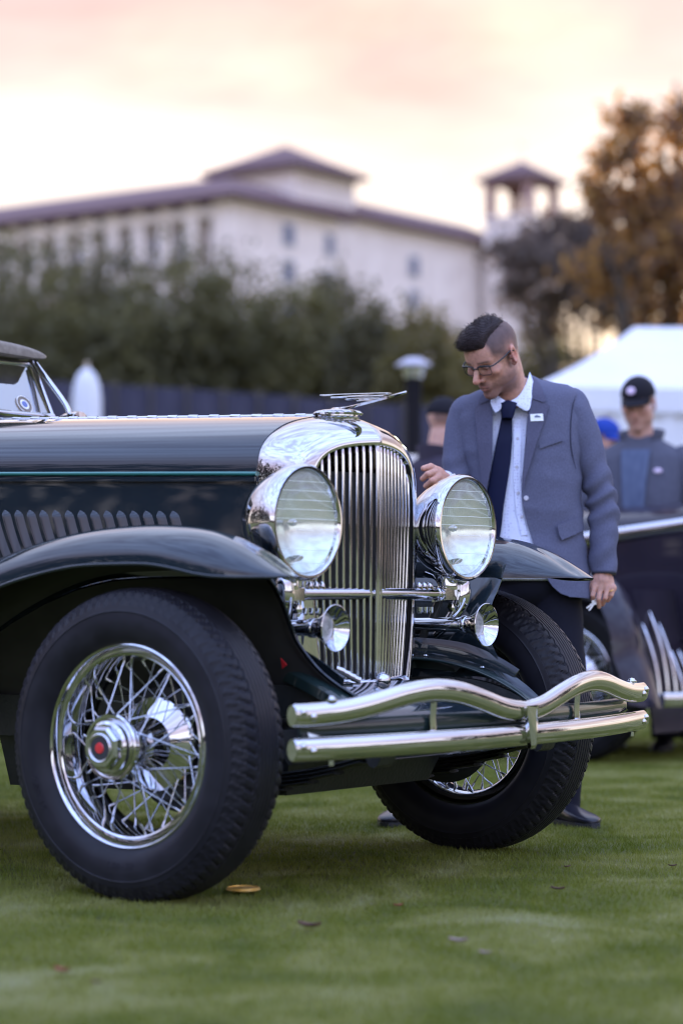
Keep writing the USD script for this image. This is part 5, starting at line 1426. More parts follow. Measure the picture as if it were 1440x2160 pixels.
def shoe(parent, heel, toe, material='shoe', L=0.30):
    h, t = np.asarray(heel, float), np.asarray(toe, float)
    u = t - h; u[2] = 0; u /= np.linalg.norm(u); w = np.array([-u[1], u[0], 0])
    st = []
    for s, wd, zt in ((0.0, 0.028, 0.060), (0.03, 0.034, 0.085), (0.22, 0.036, 0.090), (0.40, 0.038, 0.075), (0.62, 0.046, 0.058), (0.80, 0.047, 0.048), (0.94, 0.036, 0.040), (1.0, 0.014, 0.032)):
        c = h + u * (s * L)
        a_ = np.arange(20) * 2 * PI / 20
        st.append(np.stack([c[0] + w[0] * wd * np.cos(a_), c[1] + w[1] * wd * np.cos(a_), 0.012 + (zt - 0.012) * (0.5 + 0.5 * np.sign(np.sin(a_)) * np.abs(np.sin(a_)) ** 0.6)], 1))
    m = loft(np.array(st), True, True)
    if m.volume < 0:
        m.invert()
    p = part(parent, 'shoe', m, material, 50)
    so = []
    for s, wd in ((-0.015, 0.026), (0.05, 0.038), (0.4, 0.036), (0.65, 0.050), (0.85, 0.049), (1.02, 0.016)):
        c = h + u * (s * L)
        so += [c + w * wd + [0, 0, 0.002], c - w * wd + [0, 0, 0.002], c + w * wd + [0, 0, 0.020], c - w * wd + [0, 0, 0.020]]
    so = np.array(so); so[:, 2] -= so[:, 2].min() - 0.001
    part(p, 'sole', hull(so), 'dark_enamel', 30)

# ---------------------------------------------------------------- the man in the suit
DM = 8.2
def W(px, py, d=8.13):
    return wpt(px, py, d)
man = thing('person', 'person in a grey blue suit and glasses leaning over the far wing, keys in hand', 'person', (0, 0, 0))
HC = W(1039, 750, 8.10)
HRot = rot((0, 0, 1), -46) @ rot((1, 0, 0), 34) @ rot((0, 1, 0), 3)
NB = W(1088, 858, 8.24)
hf = head_field(HC, HRot, nose=1.03, jaw=0.97, mouth_open=0.0006)
n0 = HC + HRot @ np.array([0, 0.022, -0.075]); n1 = NB + [0, 0.01, -0.05]
head_m = surface(lambda P: s_min(hf(P), s_min(d_cap(P, n0, n1, 0.053, 0.062), d_cap(P, HC + HRot @ np.array([0, 0.05, -0.02]), n1 + [0.01, 0.035, 0.0], 0.05, 0.05), 0.03), 0.022), HC - [0.145, 0.15, 0.28], HC + [0.19, 0.25, 0.155], 0.0026)

SECT = [(792, 1090, 30, .046, 8.275), (806, 1089, 52, .058, 8.27), (818, 1089, 82, .070, 8.262), (829, 1090, 116, .084, 8.257), (842, 1090, 131, .096, 8.252), (860, 1091, 134, .104, 8.25), (890, 1093, 136, .113, 8.248), (935, 1096, 131, .122, 8.245), (1000, 1103, 122, .127, 8.245),
        (1060, 1107, 118, .126, 8.245), (1120, 1110, 121, .129, 8.25), (1190, 1111, 129, .134, 8.25), (1262, 1113, 137, .138, 8.25)]
SECT = np.array(SECT)
def torso_at(py):
    return [np.interp(py, SECT[:, 0], SECT[:, k]) for k in range(5)]
def torso_params(z):
    py = 1243.3 - (z - EYE) * 5100 / 8.25
    _, cx, a, b, yc = torso_at(py)
    return (cx - 720) / 5100 * 8.25, yc, a / 5100 * 8.25, b, py
def torso(shrink=0.0, lo=1262, hi=792, n=46, amp=0.0, ext=0):
    R = []
    for py in np.linspace(hi, lo, n):
        _, cx, a, b, yc = torso_at(py)
        z = EYE + (1243.3 - py) / 5100 * 8.25
        sh = 0.105 * np.clip((1010 - py) / 160, 0, 1)
        R.append(ring((cx - 720) / 5100 * 8.25, yc, z, a / 5100 * 8.25 - shrink, b - shrink, 96, 2.35, sh))
    R = np.array(R)
    if ext:
        R = np.concatenate([R[:1] + [0, 0, ext], R, R[-1:] - [0, 0, ext]])
    m = loft(R, True, True)
    if m.volume < 0:
        m.invert()
    return m
def front(x, z, shrink=0.0):
    """y of the torso's front at (x, z)."""
    x = np.asarray(x, float); z = np.asarray(z, float)
    zz = z.copy()
    for _ in range(3):
        py = 1243.3 - (zz - EYE) * 5100 / 8.25
        cx = (np.interp(py, SECT[:, 0], SECT[:, 1]) - 720) / 5100 * 8.25
        zz = z - 0.105 * np.clip((1010 - py) / 160, 0, 1) * (x - cx)
    py = 1243.3 - (zz - EYE) * 5100 / 8.25
    cx = (np.interp(py, SECT[:, 0], SECT[:, 1]) - 720) / 5100 * 8.25
    a = np.interp(py, SECT[:, 0], SECT[:, 2]) / 5100 * 8.25 - shrink; b = np.interp(py, SECT[:, 0], SECT[:, 3]) - shrink; yc = np.interp(py, SECT[:, 0], SECT[:, 4])
    u = np.clip(np.abs(x - cx) / a, 0, 0.995)
    return yc - b * (1 - u ** 2.35) ** (1 / 2.35)
def patch(poly, off, t=0.004, shrink=0.0, refine=0.008, puff=0.0):
    """A piece of cloth lying on the torso's front: outline in photograph pixels, off metres proud, t thick."""
    q = [W(x, y, 8.135) for x, y in poly]
    P2 = Polygon([(p[0], p[2]) for p in q])
    if not P2.exterior.is_ccw:
        P2 = Polygon(list(P2.exterior.coords)[::-1])
    mm = manifold3d.Manifold(manifold3d.Mesh(*[np.asarray(a, t_) for a, t_ in zip((lambda m: (m.vertices, m.faces))(trimesh.creation.extrude_polygon(P2, t)), (np.float32, np.uint32))])).refine_to_length(refine)
    m = from_man(mm)
    v = np.array(m.vertices)
    x, z, h = v[:, 0], v[:, 1], v[:, 2]
    y = front(x, z, shrink) - off - h
    if puff:
        c = v[:, :2].mean(0); y = y - puff * np.clip(1 - ((x - c[0]) / (np.ptp(x) / 2 + 1e-6)) ** 2, 0, 1) * (h > t * 0.5)
    m = trimesh.Trimesh(np.stack([x, y, z], 1), m.faces, process=False)
    if m.volume < 0:
        m.invert()
    return m

# hands
wr = W(1270, 1206, 8.20)
def F(*pts, r=(0.0095, 0.0085, 0.0075)):
    return [(pts[i], pts[i + 1], r[i], r[min(i + 1, 2)]) for i in range(len(pts) - 1)]
handR = hand_field((W(1271, 1229, 8.195), [(wr, W(1271, 1225, 8.195), 0.026, 0.028), (W(1254, 1238, 8.185), W(1293, 1241, 8.185), 0.0125, 0.0115)]),
                   [F(W(1254, 1236, 8.180), W(1250, 1256, 8.172), W(1252, 1270, 8.19)), F(W(1267, 1239, 8.178), W(1262, 1263, 8.165), W(1263, 1280, 8.185)), F(W(1281, 1240, 8.178), W(1276, 1262, 8.168), W(1270, 1275, 8.19)),
                    F(W(1293, 1239, 8.182), W(1289, 1256, 8.175), W(1281, 1267, 8.19), r=(0.0085, 0.0075, 0.007)), F(W(1257, 1218, 8.20), W(1247, 1240, 8.20), W(1249, 1262, 8.20), r=(0.012, 0.0095, 0.008))], (0.038, 0.021, 0.038))
hand_r = surface(handR, wr - [0.075, 0.07, 0.14], wr + [0.075, 0.07, 0.05], 0.0026)
wl = W(940, 1012, 7.99)
handL = hand_field((W(921, 1004, 7.955), [(wl, W(926, 1007, 7.965), 0.024, 0.026), (W(916, 994, 7.935), W(930, 1022, 7.945), 0.014, 0.013)]),
                   [F(W(916, 995, 7.93), W(902, 1000, 7.900), W(891, 1010, 7.915), r=(0.0115, 0.0105, 0.009)), F(W(924, 1006, 7.93), W(911, 1014, 7.895), W(898, 1025, 7.915), r=(0.0115, 0.0105, 0.009)), F(W(930, 1016, 7.935), W(917, 1026, 7.905), W(904, 1034, 7.925), r=(0.011, 0.010, 0.0085)),
                    F(W(934, 1024, 7.945), W(923, 1035, 7.915), W(911, 1042, 7.935), r=(0.0095, 0.0085, 0.0075)), F(W(920, 992, 7.96), W(908, 984, 7.93), W(893, 988, 7.915), r=(0.0125, 0.0115, 0.0095))], (0.028, 0.034, 0.032))
hand_l = surface(handL, wl - [0.10, 0.16, 0.08], wl + [0.06, 0.07, 0.09], 0.0026)
elR, elL = W(1266, 1070, 8.24), W(966, 1080, 8.20)
shR, shL = W(1200, 865, 8.255), W(985, 885, 8.26)
inner = join()if False else None
core = to_man(torso(0.03, lo=1205))
for a_, b2, ra, rb in ((shR, elR, 0.034, 0.030), (elR, wr, 0.029, 0.025), (shL, elL, 0.034, 0.030), (elL, wl, 0.029, 0.024), (W(1150, 1215, 8.25), W(1192, 1480, 8.24), 0.075, 0.055), (W(1190, 1480, 8.245), W(1184, 1705, 8.31), 0.05, 0.038), (W(1060, 1215, 8.25), W(968, 1480, 8.30), 0.075, 0.055), (W(968, 1480, 8.30), W(890, 1705, 8.36), 0.05, 0.038)):
    core = core + to_man(hull(np.vstack([ball(ra, a_).vertices, ball(rb, b2).vertices])))
SKIN = (0.41, 0.225, 0.160)
skin_part(man, [head_m, hand_r, hand_l, from_man(core)], HC, HRot, SKIN, stubble=0.95, shave=0.92)

# hair swept over the top
def hair_fn(P):
    q = (P - HC.astype(np.float32)) @ HRot.astype(np.float32)
    x, y, z = q[..., 0], q[..., 1], q[..., 2]
    d = d_ell(q, (-0.004, 0.006, 0.050), (0.078, 0.096, 0.083))
    d = s_min(d, d_ell(q, (-0.010, -0.040, 0.090), (0.060, 0.046, 0.028)), 0.03)
    d = s_min(d, d_ell(q, (-0.026, -0.066, 0.080), (0.034, 0.025, 0.019)), 0.02)
    part_line = 0.052 + 0.10 * np.clip(y, -1, 0.0) - 0.22 * np.clip(y - 0.02, 0, 1)
    d = s_max(d, x - part_line, 0.006)                              # the shaved parting on one side
    d = s_max(d, -x - 0.082, 0.01)
    d = s_max(d, 0.055 - z + 0.20 * np.clip(-y - 0.02, -0.02, 1) - 0.42 * np.clip(y, 0, 1) + 0.18 * np.clip(-x - 0.03, 0, 1), 0.008)      # hairline
    d = s_max(d, -(y + 0.106), 0.01)
    d = s_max(d, y - 0.078, 0.02)
    d = d + 0.0009 * np.sin(z * 820 + y * 260 + 4 * np.sin(x * 70 + y * 40)) * np.clip((z - 0.05) / 0.03, 0, 1)
    return d
hair = surface(hair_fn, HC - [0.15, 0.15, 0.06], HC + [0.15, 0.15, 0.165], 0.0026)
hair_p = part(man, 'hair', hair, 'hair', True)
def strands(parent, mesh, n, seed):
    rng = np.random.default_rng(seed)
    P, fi = trimesh.sample.sample_surface(mesh, n, seed=seed)
    N = mesh.face_normals[fi]
    q = (P - HC) @ HRot
    keep = (q[:, 2] > 0.035)
    P, N, q = P[keep], N[keep], q[keep]
    comb = np.stack([-0.55 - 0.5 * (q[:, 0] > 0.0), 0.50 - 6.0 * np.clip(-0.03 - q[:, 1], 0, 0.08), -0.10 + 0 * q[:, 0]], 1) + rng.normal(0, 0.05, (len(P), 3))
    D = comb @ HRot.T
    D -= N * (D * N).sum(1, keepdims=True)
    D /= np.linalg.norm(D, axis=1, keepdims=True)
    L = rng.uniform(0.018, 0.040, len(P))[:, None]
    pts = np.stack([P - N * 0.002, P + D * L * 0.33 + N * 0.0010, P + D * L * 0.68 + N * 0.0008, P + D * L - N * (0.0016 + 0.45 * L * L / 0.08)], 1)
    c = UsdGeom.BasisCurves.Define(stage, numbered(parent + '/hair_strands'))
    c.CreateTypeAttr('linear')
    c.CreateCurveVertexCountsAttr(Vt.IntArray([4] * len(P)))
    c.CreatePointsAttr(Vt.Vec3fArray.FromNumpy(pts.reshape(-1, 3).astype(np.float32)))
    c.CreateWidthsAttr(Vt.FloatArray([0.0008] * (4 * len(P)))); c.SetWidthsInterpolation('vertex')
    UsdShade.MaterialBindingAPI.Apply(c.GetPrim()).Bind(M['hair'])
    tag(c, None, None, None, 'stuff')
strands(hair_p, hair, 2200, 3)
# jacket
outer = wrinkle(torso(0.0, lo=1260, n=70), 0.0068, 3, (8, 8, 12))
innr = torso(0.010, lo=1264, hi=790, n=40, ext=0.03)
openp = [(1044, 780), (1122, 780), (1120, 812), (1114, 870), (1109, 912), (1104, 970), (1100, 1012), (1100, 1046), (1104, 1078), (1111, 1106), (1119, 1130), (1128, 1160), (1140, 1195), (1151, 1218), (1165, 1238), (1182, 1252), (1200, 1258), (1200, 1300), (1000, 1300), (985, 1250), (1003, 1220), (1012, 1160), (1018, 1090), (1026, 1030), (1035, 985), (1038, 940), (1039, 850)]
op = [W(x, y, 8.135) for x, y in openp]
pm = prism([(p[0], p[2]) for p in op], 0.50, 'y', 7.78)
jk = (to_man(outer) - to_man(innr)) - to_man(pm)
jm = from_man(jk)
jac = part(man, 'jacket', jm, 'suit', 50)
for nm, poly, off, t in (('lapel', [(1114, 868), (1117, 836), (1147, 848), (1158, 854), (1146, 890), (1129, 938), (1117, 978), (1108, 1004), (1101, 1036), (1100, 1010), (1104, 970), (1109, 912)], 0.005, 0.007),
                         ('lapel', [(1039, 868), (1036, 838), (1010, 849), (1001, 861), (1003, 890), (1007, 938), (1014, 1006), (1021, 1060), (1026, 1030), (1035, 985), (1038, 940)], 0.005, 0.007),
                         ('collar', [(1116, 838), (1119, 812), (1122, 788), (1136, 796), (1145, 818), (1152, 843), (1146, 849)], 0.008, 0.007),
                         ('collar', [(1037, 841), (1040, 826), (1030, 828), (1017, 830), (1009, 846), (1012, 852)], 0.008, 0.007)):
    part(jac, nm, patch(poly, off + 0.001, t + 0.002), 'suit_shaded', 40)
part(jac, 'pocket_flap', patch([(1174, 1108), (1205, 1097), (1234, 1088), (1236, 1117), (1210, 1129), (1184, 1139), (1178, 1128)], 0.006, 0.007), 'suit', 40)
part(jac, 'breast_pocket', patch([(1136, 938), (1185, 921), (1187, 929), (1137, 947)], 0.002, 0.003), 'suit', 40)
part(jac, 'button', moved(revolve([(0.0, -0.002), (0.008, -0.0015), (0.0085, 0.0), (0.0, 0.001)], 16, 'y'), (W(1109, 1051, 8.12)[0], front(*[np.array([k]) for k in W(1109, 1051, 8.135)[[0, 2]]])[0] - 0.004, W(1109, 1051, 8.135)[2])), 'button', 40)
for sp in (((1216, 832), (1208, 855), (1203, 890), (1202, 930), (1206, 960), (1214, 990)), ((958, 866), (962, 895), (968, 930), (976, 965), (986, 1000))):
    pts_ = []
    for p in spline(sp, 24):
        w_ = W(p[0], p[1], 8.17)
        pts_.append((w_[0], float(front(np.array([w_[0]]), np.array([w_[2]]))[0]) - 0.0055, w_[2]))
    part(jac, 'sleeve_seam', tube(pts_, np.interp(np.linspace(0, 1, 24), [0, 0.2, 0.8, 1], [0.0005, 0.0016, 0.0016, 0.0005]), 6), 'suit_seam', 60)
part(jac, 'sleeve', sleeve_mesh([W(1188, 848, 8.255), W(1205, 862, 8.25), W(1228, 930, 8.245), W(1256, 1010, 8.24), W(1271, 1070, 8.235), W(1272, 1140, 8.22), W(1271, 1212, 8.205)], [0.058, 0.066, 0.060, 0.055, 0.053, 0.048, 0.046], 60, 36, 2, 0.0085, elbow=0.62), 'suit', True)
part(jac, 'sleeve', sleeve_mesh([W(1000, 868, 8.255), W(984, 878, 8.25), W(969, 935, 8.24), W(964, 1005, 8.225), W(968, 1082, 8.19), W(950, 1050, 8.08), W(941, 1015, 8.00)], [0.056, 0.064, 0.052, 0.050, 0.052, 0.044, 0.042], 60, 36, 5, 0.0070, elbow=0.62), 'suit', True)
# shirt, collar, tie
sh = part(man, 'shirt', wrinkle(torso(0.0135, lo=1225, hi=812, n=40), 0.0022, 8), 'shirt', True)
cu = part(sh, 'cuff', tube([W(942, 1018, 8.005), W(936, 1013, 7.98)], 0.034, 20), 'shirt', 50)
for c0, hgt, tilt in ((NB + [-0.004, 0.012, 0.012], 0.075, 0.0),):
    G = []
    for t in np.linspace(math.radians(-62), math.radians(242), 44):
        row = []
        for k in np.linspace(0, 1, 6):
            r = 0.078 - 0.010 * k
            z = c0[2] - 0.02 + hgt * k * (0.62 + 0.38 * math.sin(t)) + 0.030 * math.sin(t) + 0.25 * r * math.cos(t)
            row.append((c0[0] + r * math.cos(t) * 0.98 + 0.006 * k, c0[1] + r * math.sin(t) * 1.02, z))
        G.append(row)
    cb = sheet(np.array(G), 0.004)
    part(sh, 'collar_band', cb, 'shirt', 50)
def leaf3(pts, d):
    return [W(*p, dd) for p, dd in zip(pts, d)]
def collar_leaf(top, bot, bulge):
    """A folded collar leaf between its fold line (top) and its free edge (bot), both as points in space."""
    T, B = spline(top, 14), spline(bot, 14)
    G = np.array([[T[i] * (1 - k) + B[i] * k + np.array([0, -bulge * math.sin(PI * k), 0]) for k in np.linspace(0, 1, 6)] for i in range(14)])
    m = sheet(G, 0.004)
    return m
part(sh, 'collar_leaf', collar_leaf([W(1117, 784, 8.215), W(1108, 812, 8.165), W(1092, 836, 8.130), W(1070, 848, 8.120)], [W(1124, 805, 8.19), W(1121, 838, 8.135), W(1113, 866, 8.118), W(1084, 853, 8.115)], 0.006), 'shirt', 50)
part(sh, 'collar_leaf', collar_leaf([W(1038, 824, 8.155), W(1046, 832, 8.135), W(1056, 840, 8.122), W(1066, 848, 8.118)], [W(1036, 850, 8.14), W(1041, 862, 8.125), W(1047, 869, 8.118), W(1062, 853, 8.115)], 0.005), 'shirt', 50)
part(sh, 'placket', patch([(1083, 884), (1099, 884), (1098, 960), (1097, 1010), (1101, 1080), (1113, 1128), (1099, 1130), (1088, 1080), (1082, 1010), (1083, 950)], -0.0115, 0.002), 'shirt', 40)
for bx_, by_ in ((1091, 925), (1089, 985), (1092, 1040), (1100, 1090)):
    q = W(bx_, by_, 8.135)
    part(sh, 'shirt_button', moved(revolve([(0.0, -0.0015), (0.0055, -0.001), (0.0055, 0.0), (0.0, 0.001)], 14, 'y'), (q[0], front(np.array([q[0]]), np.array([q[2]]))[0] + 0.0085, q[2])), 'button', 40)
ti = part(man, 'tie', patch([(1058, 880), (1080, 880), (1080, 925), (1076, 975), (1069, 1020), (1062, 1065), (1056, 1120), (1050, 1150), (1030, 1190), (1012, 1160), (1018, 1100), (1027, 1040), (1033, 1005), (1040, 965), (1047, 930)], -0.010, 0.007, puff=0.003), 'tie', 50)
kn = [W(1054, 851, 8.125), W(1090, 850, 8.125), W(1081, 883, 8.128), W(1058, 883, 8.128)]
kv = []
for p in kn:
    kv += [p + [0, -0.012, 0], p + [0, 0.012, 0]]
kv += [W(1062, 848, 8.098), W(1082, 848, 8.098), W(1075, 880, 8.100), W(1064, 880, 8.100), W(1071, 864, 8.094), W(1070, 843, 8.12)]
part(ti, 'knot', hull(kv), 'tie', 60)
# badge on the lapel
part(man, 'lapel_badge', patch([(1117, 874), (1144, 872.5), (1145, 888), (1118, 889)], 0.0145, 0.003), 'badge_white', 30)
for poly in ([(1126, 878), (1136, 877), (1140, 880), (1136, 881), (1126, 881)], [(1128, 876.5), (1133, 876), (1134, 877.5), (1128, 878)]):
    part(man, 'badge_print', patch(poly, 0.0178, 0.0008, refine=0.02), 'badge_ink', 30)
# trousers, shoes
leg_r = sleeve_mesh([W(1160, 1190, 8.26), W(1172, 1300, 8.26), W(1190, 1480, 8.245), W(1190, 1640, 8.30), W(1182, 1722, 8.31)], [0.100, 0.094, 0.075, 0.062, 0.060], 50, 28, 3, 0.004, elbow=0.5)
leg_l = sleeve_mesh([W(1075, 1190, 8.26), W(1040, 1300, 8.26), W(970, 1480, 8.30), W(908, 1640, 8.34), W(888, 1718, 8.36)], [0.100, 0.094, 0.075, 0.062, 0.060], 50, 28, 4, 0.004, elbow=0.5)
hips = moved(ball(1.0, (0, 0, 0), (0.192, 0.126, 0.15), 3), W(1115, 1195, 8.255))
tr_m = from_man(to_man(leg_r) + to_man(leg_l) + to_man(hips))
part(man, 'trousers', tr_m, 'trouser', 60)
shoe(man, W(1158, 1742.7, 8.36) * [1, 1, 0], W(1250, 1742.7, 8.10) * [1, 1, 0])
shoe(man, W(885, 1742.7, 8.40) * [1, 1, 0], W(812, 1742.7, 8.13) * [1, 1, 0])
# glasses
def hl_(p):
    return HC + HRot @ np.asarray(p, float)
LENS_FIX = True
gl = part(man, 'glasses', join(*[tube([hl_((s * (0.034 + 0.0245 * c * (1 if True else 0)), -0.099 + 0.0065 * abs(0.034 + 0.0245 * c) / 0.05 * 1.0, -0.004 + 0.0165 * si)) for c, si in [(np.sign(math.cos(t)) * abs(math.cos(t)) ** 0.55, np.sign(math.sin(t)) * abs(math.sin(t)) ** 0.6) for t in np.linspace(0, 2 * PI, 33)]], 0.0013, 6) for s in (-1, 1)],
                               *[tube([hl_((s * x, -0.099 + 0.0065 * x / 0.05, z)) for x, z in ((0.009, 0.010), (0.022, 0.0135), (0.045, 0.0130), (0.0595, 0.0105))], 0.0030, 8) for s in (-1, 1)],
                               tube([hl_((-0.010, -0.100, 0.006)), hl_((0, -0.103, 0.008)), hl_((0.010, -0.100, 0.006))], 0.0022, 6)), 'spectacle', 50)
for s in (-1, 1):
    part(gl, 'temple', tube(spline([hl_((s * 0.0590, -0.092, 0.0095)), hl_((s * 0.0700, -0.075, 0.0095)), hl_((s * 0.0775, -0.03, 0.011)), hl_((s * 0.0800, 0.004, 0.015)), hl_((s * 0.0800, 0.020, 0.006))], 14), 0.0026, 6), 'spectacle', 50)
    t = np.linspace(0, 2 * PI, 32, endpoint=False)
    P = np.array([hl_((s * (0.034 + 0.0235 * np.sign(math.cos(a_)) * abs(math.cos(a_)) ** 0.55), -0.099 + 0.0045, -0.004 + 0.0155 * np.sign(math.sin(a_)) * abs(math.sin(a_)) ** 0.6)) for a_ in t])
    nrm = HRot @ np.array([0, -1.0, 0]) * 0.0008
    part(gl, 'spectacle_lens', TM(np.vstack([P, P.mean(0)[None]]), [[i, (i + 1) % 32, 32] if s < 0 else [(i + 1) % 32, i, 32] for i in range(32)]), 'spec_lens', False)
part(man, 'ring', tube([W(1288, 1246, 8.176) + 0.0092 * np.array([math.cos(t) * 0.9, math.sin(t), 0.35 * math.cos(t)]) for t in np.linspace(0, 2 * PI, 20)], 0.0016, 6), 'gold', 50)
# keys
kp = W(1254, 1270, 8.175)
keys = thing('keys', 'small bunch of silver keys dangling from the fingers of the suited man', 'keys', tuple(kp))
for a_, yo in ((-34, 0.0), (-52, 0.004)):
    sh_ = Polygon([(0.010 * math.cos(t), 0.010 * math.sin(t)) for t in np.linspace(0, 2 * PI, 20, endpoint=False)]).difference(Polygon([(0.003 * math.cos(t), 0.004 + 0.003 * math.sin(t)) for t in np.linspace(0, 2 * PI, 12, endpoint=False)]))
    sh_ = sh_.union(Polygon([(-0.0035, -0.008), (0.0035, -0.008), (0.0035, -0.030), (0.001, -0.036), (-0.0035, -0.033), (-0.002, -0.029), (-0.0035, -0.025), (-0.002, -0.021), (-0.0035, -0.017)]))
    m = trimesh.creation.extrude_polygon(sh_, 0.002)
    v = np.stack([m.vertices[:, 0], m.vertices[:, 2] + yo, m.vertices[:, 1]], 1)
    part(keys, 'key', moved(trimesh.Trimesh(v, m.faces, process=False), (0, 0, 0), rot((0, 1, 0), -a_)), 'nickel', 20)
part(keys, 'key_ring', tube([(0.007 * math.cos(t), 0.002, 0.008 + 0.007 * math.sin(t)) for t in np.linspace(0, 2 * PI, 20)], 0.0009, 5), 'nickel', 50)

# ---------------------------------------------------------------- bystanders
def bystander(label, x, y, H, yaw, coat, cap, pitch=10, hair_dark=0.0, collar=True, patchc=None, knit=None, base=(0.43, 0.25, 0.185), lean=0.0):
    t = thing('person', label, 'person', (x, y, 0), yaw, 'bystanders in caps')
    k = H / 1.78
    hc = np.array([0, -0.045 - lean, 1.655 * k]); Rh = rot((1, 0, 0), pitch)
    hf_ = head_field(hc, Rh, jaw=1.08)
    nb_ = np.array([0, 0.0, 1.45 * k])
    hm_ = surface(lambda P: s_min(hf_(P), d_cap(P, hc + Rh @ np.array([0, 0.02, -0.07]), nb_, 0.056, 0.066), 0.03), hc - [0.13, 0.17, 0.26], hc + [0.13, 0.15, 0.14], 0.005)
    S = [(1.50, 0.075, 0.07, 0.01), (1.475, 0.12, 0.085, 0.01), (1.45, 0.175, 0.10, 0.01), (1.42, 0.212, 0.115, 0.008), (1.37, 0.225, 0.130, 0), (1.25, 0.220, 0.150, -0.005), (1.10, 0.208, 0.155, -0.005), (0.95, 0.215, 0.158, 0), (0.80, 0.222, 0.16, 0)]
    def tor(sk, lo=0.8):
        m = loft(np.array([ring(0, c, z * k, a - sk, b2 - sk, 64, 2.4) for z, a, b2, c in spline(S, 30) if z >= lo]), True, True)
        if m.volume < 0:
            m.invert()
        return m
    core_ = to_man(tor(0.03))
    hands = []
    for s in (-1, 1):
        A, E, Wr = np.array([s * 0.20, 0.01, 1.40 * k]), np.array([s * 0.265, 0.02, 1.12 * k]), np.array([s * 0.250, -0.09, 0.88 * k])
        core_ = core_ + to_man(hull(np.vstack([ball(0.045, A).vertices, ball(0.04, E).vertices]))) + to_man(hull(np.vstack([ball(0.04, E).vertices, ball(0.028, Wr).vertices])))
        core_ = core_ + to_man(hull(np.vstack([ball(0.08, (s * 0.10, 0, 0.86 * k)).vertices, ball(0.05, (s * 0.12, 0, 0.10)).vertices])))
        o = lambda *q: Wr + np.array(q) * [s, 1, 1]
        fs = [[(o(0.0 + dx * 0.2, -0.010 - 0.02 * i, -0.075), o(-0.004, -0.014 - 0.02 * i, -0.11), 0.0095, 0.0085), (o(-0.004, -0.014 - 0.02 * i, -0.11), o(-0.016, -0.014 - 0.018 * i, -0.135 + 0.004 * i * (i - 1)), 0.0085, 0.0075)] for i, dx in ((-1, 0), (0, 0), (1, 0), (2, 0))]
        fs.append([(o(-0.008, -0.035, -0.03), o(-0.022, -0.055, -0.065), 0.011, 0.0095), (o(-0.022, -0.055, -0.065), o(-0.028, -0.055, -0.095), 0.0095, 0.008)])
        hnd = hand_field((o(0, -0.014, -0.045), [(Wr, o(0, -0.012, -0.04), 0.027, 0.026)]), fs, (0.017, 0.041, 0.045))
        hands.append(surface(hnd, Wr - [0.08, 0.11, 0.17], Wr + [0.08, 0.10, 0.04], 0.005))
    skin_part(t, [hm_, *hands, from_man(core_)], hc, Rh, base, stubble=0.15, shave=0.75)
    ct = part(t, 'coat', wrinkle(tor(0.0), 0.006, int(x * 10) % 7), coat, 60)
    for s in (-1, 1):
        part(ct, 'sleeve', sleeve_mesh([(s * 0.165, 0.01, 1.425 * k), (s * 0.205, 0.01, 1.38 * k), (s * 0.245, 0.02, 1.25 * k), (s * 0.268, 0.02, 1.12 * k), (s * 0.258, -0.04, 1.0 * k), (s * 0.250, -0.085, 0.885 * k)], [0.05, 0.074, 0.068, 0.062, 0.056, 0.050], 40, 26, 3 + s, 0.006), coat, True)
    if knit:
        v = []
        for z in np.linspace(0.9 * k, 1.43 * k, 14):
            for u in (-1, 1):
                w_ = 0.035 + 0.035 * (z - 0.9 * k) / (0.5 * k)
                a, b2, c = [np.interp(z / k, [q[0] for q in S[::-1]], [q[j] for q in S[::-1]]) for j in (1, 2, 3)]
                v.append((u * w_, c - b2 * (1 - (w_ / a) ** 2.4) ** (1 / 2.4) - 0.012, z))
        part(t, 'jumper', sheet(np.array(v).reshape(14, 2, 3), 0.01), knit, 60)
    if collar:
        G = np.array([[((0.098 + 0.022 * q) * math.cos(a_), 0.005 + (0.098 + 0.012 * q) * math.sin(a_), (1.46 + 0.085 * q * (0.75 + 0.25 * math.sin(a_))) * k) for q in (0, 0.5, 1.0)] for a_ in np.linspace(math.radians(-48), math.radians(228), 34)])
        part(ct, 'coat_collar', sheet(G, 0.012), coat, 60)
    if patchc:
        part(ct, 'chest_logo', moved(ball(1.0, (0, 0, 0), (0.022, 0.004, 0.012)), (0.115, -0.138, 1.33 * k)), patchc, True)
    legs = to_man(moved(ball(1.0, (0, 0, 0), (0.20, 0.145, 0.14), 3), (0, 0, 0.86 * k)))
    for s in (-1, 1):
        legs = legs + to_man(sleeve_mesh([(s * 0.095, 0, 0.86 * k), (s * 0.11, 0, 0.5), (s * 0.12, 0, 0.06)], [0.10, 0.082, 0.068], 30, 22, 2, 0.005))
        shoe(t, (s * 0.12, 0.06, 0), (s * 0.14, -0.2, 0))
    part(t, 'trousers', from_man(legs), 'trouser', 60)
    # cap
    def cap_fn(P):
        q = (P - hc.astype(np.float32)) @ Rh.astype(np.float32)
        d = d_ell(q, (0, 0.012, 0.045), (0.086, 0.106, 0.092))
        return s_max(d, 0.038 - q[..., 2] - 0.25 * np.clip(q[..., 1], 0, 1) * 0.5, 0.006)
    cp = part(t, 'cap', surface(cap_fn, hc - [0.12, 0.14, 0.06], hc + [0.12, 0.14, 0.15], 0.005), cap, True)
    G = np.array([[hc + Rh @ np.array([0.074 * math.sin(a_) * (1 - 0.12 * q), -0.070 * math.cos(a_) ** 0.6 - 0.012 - 0.075 * q * math.cos(a_) ** 0.7, 0.052 - 0.022 * q + 0.014 * math.cos(a_) - 0.02]) for q in np.linspace(0, 1, 5)] for a_ in np.linspace(-1.45, 1.45, 19)])
    part(cp, 'visor', sheet(G, 0.004), cap, 60)
    return t, hc, Rh, cp

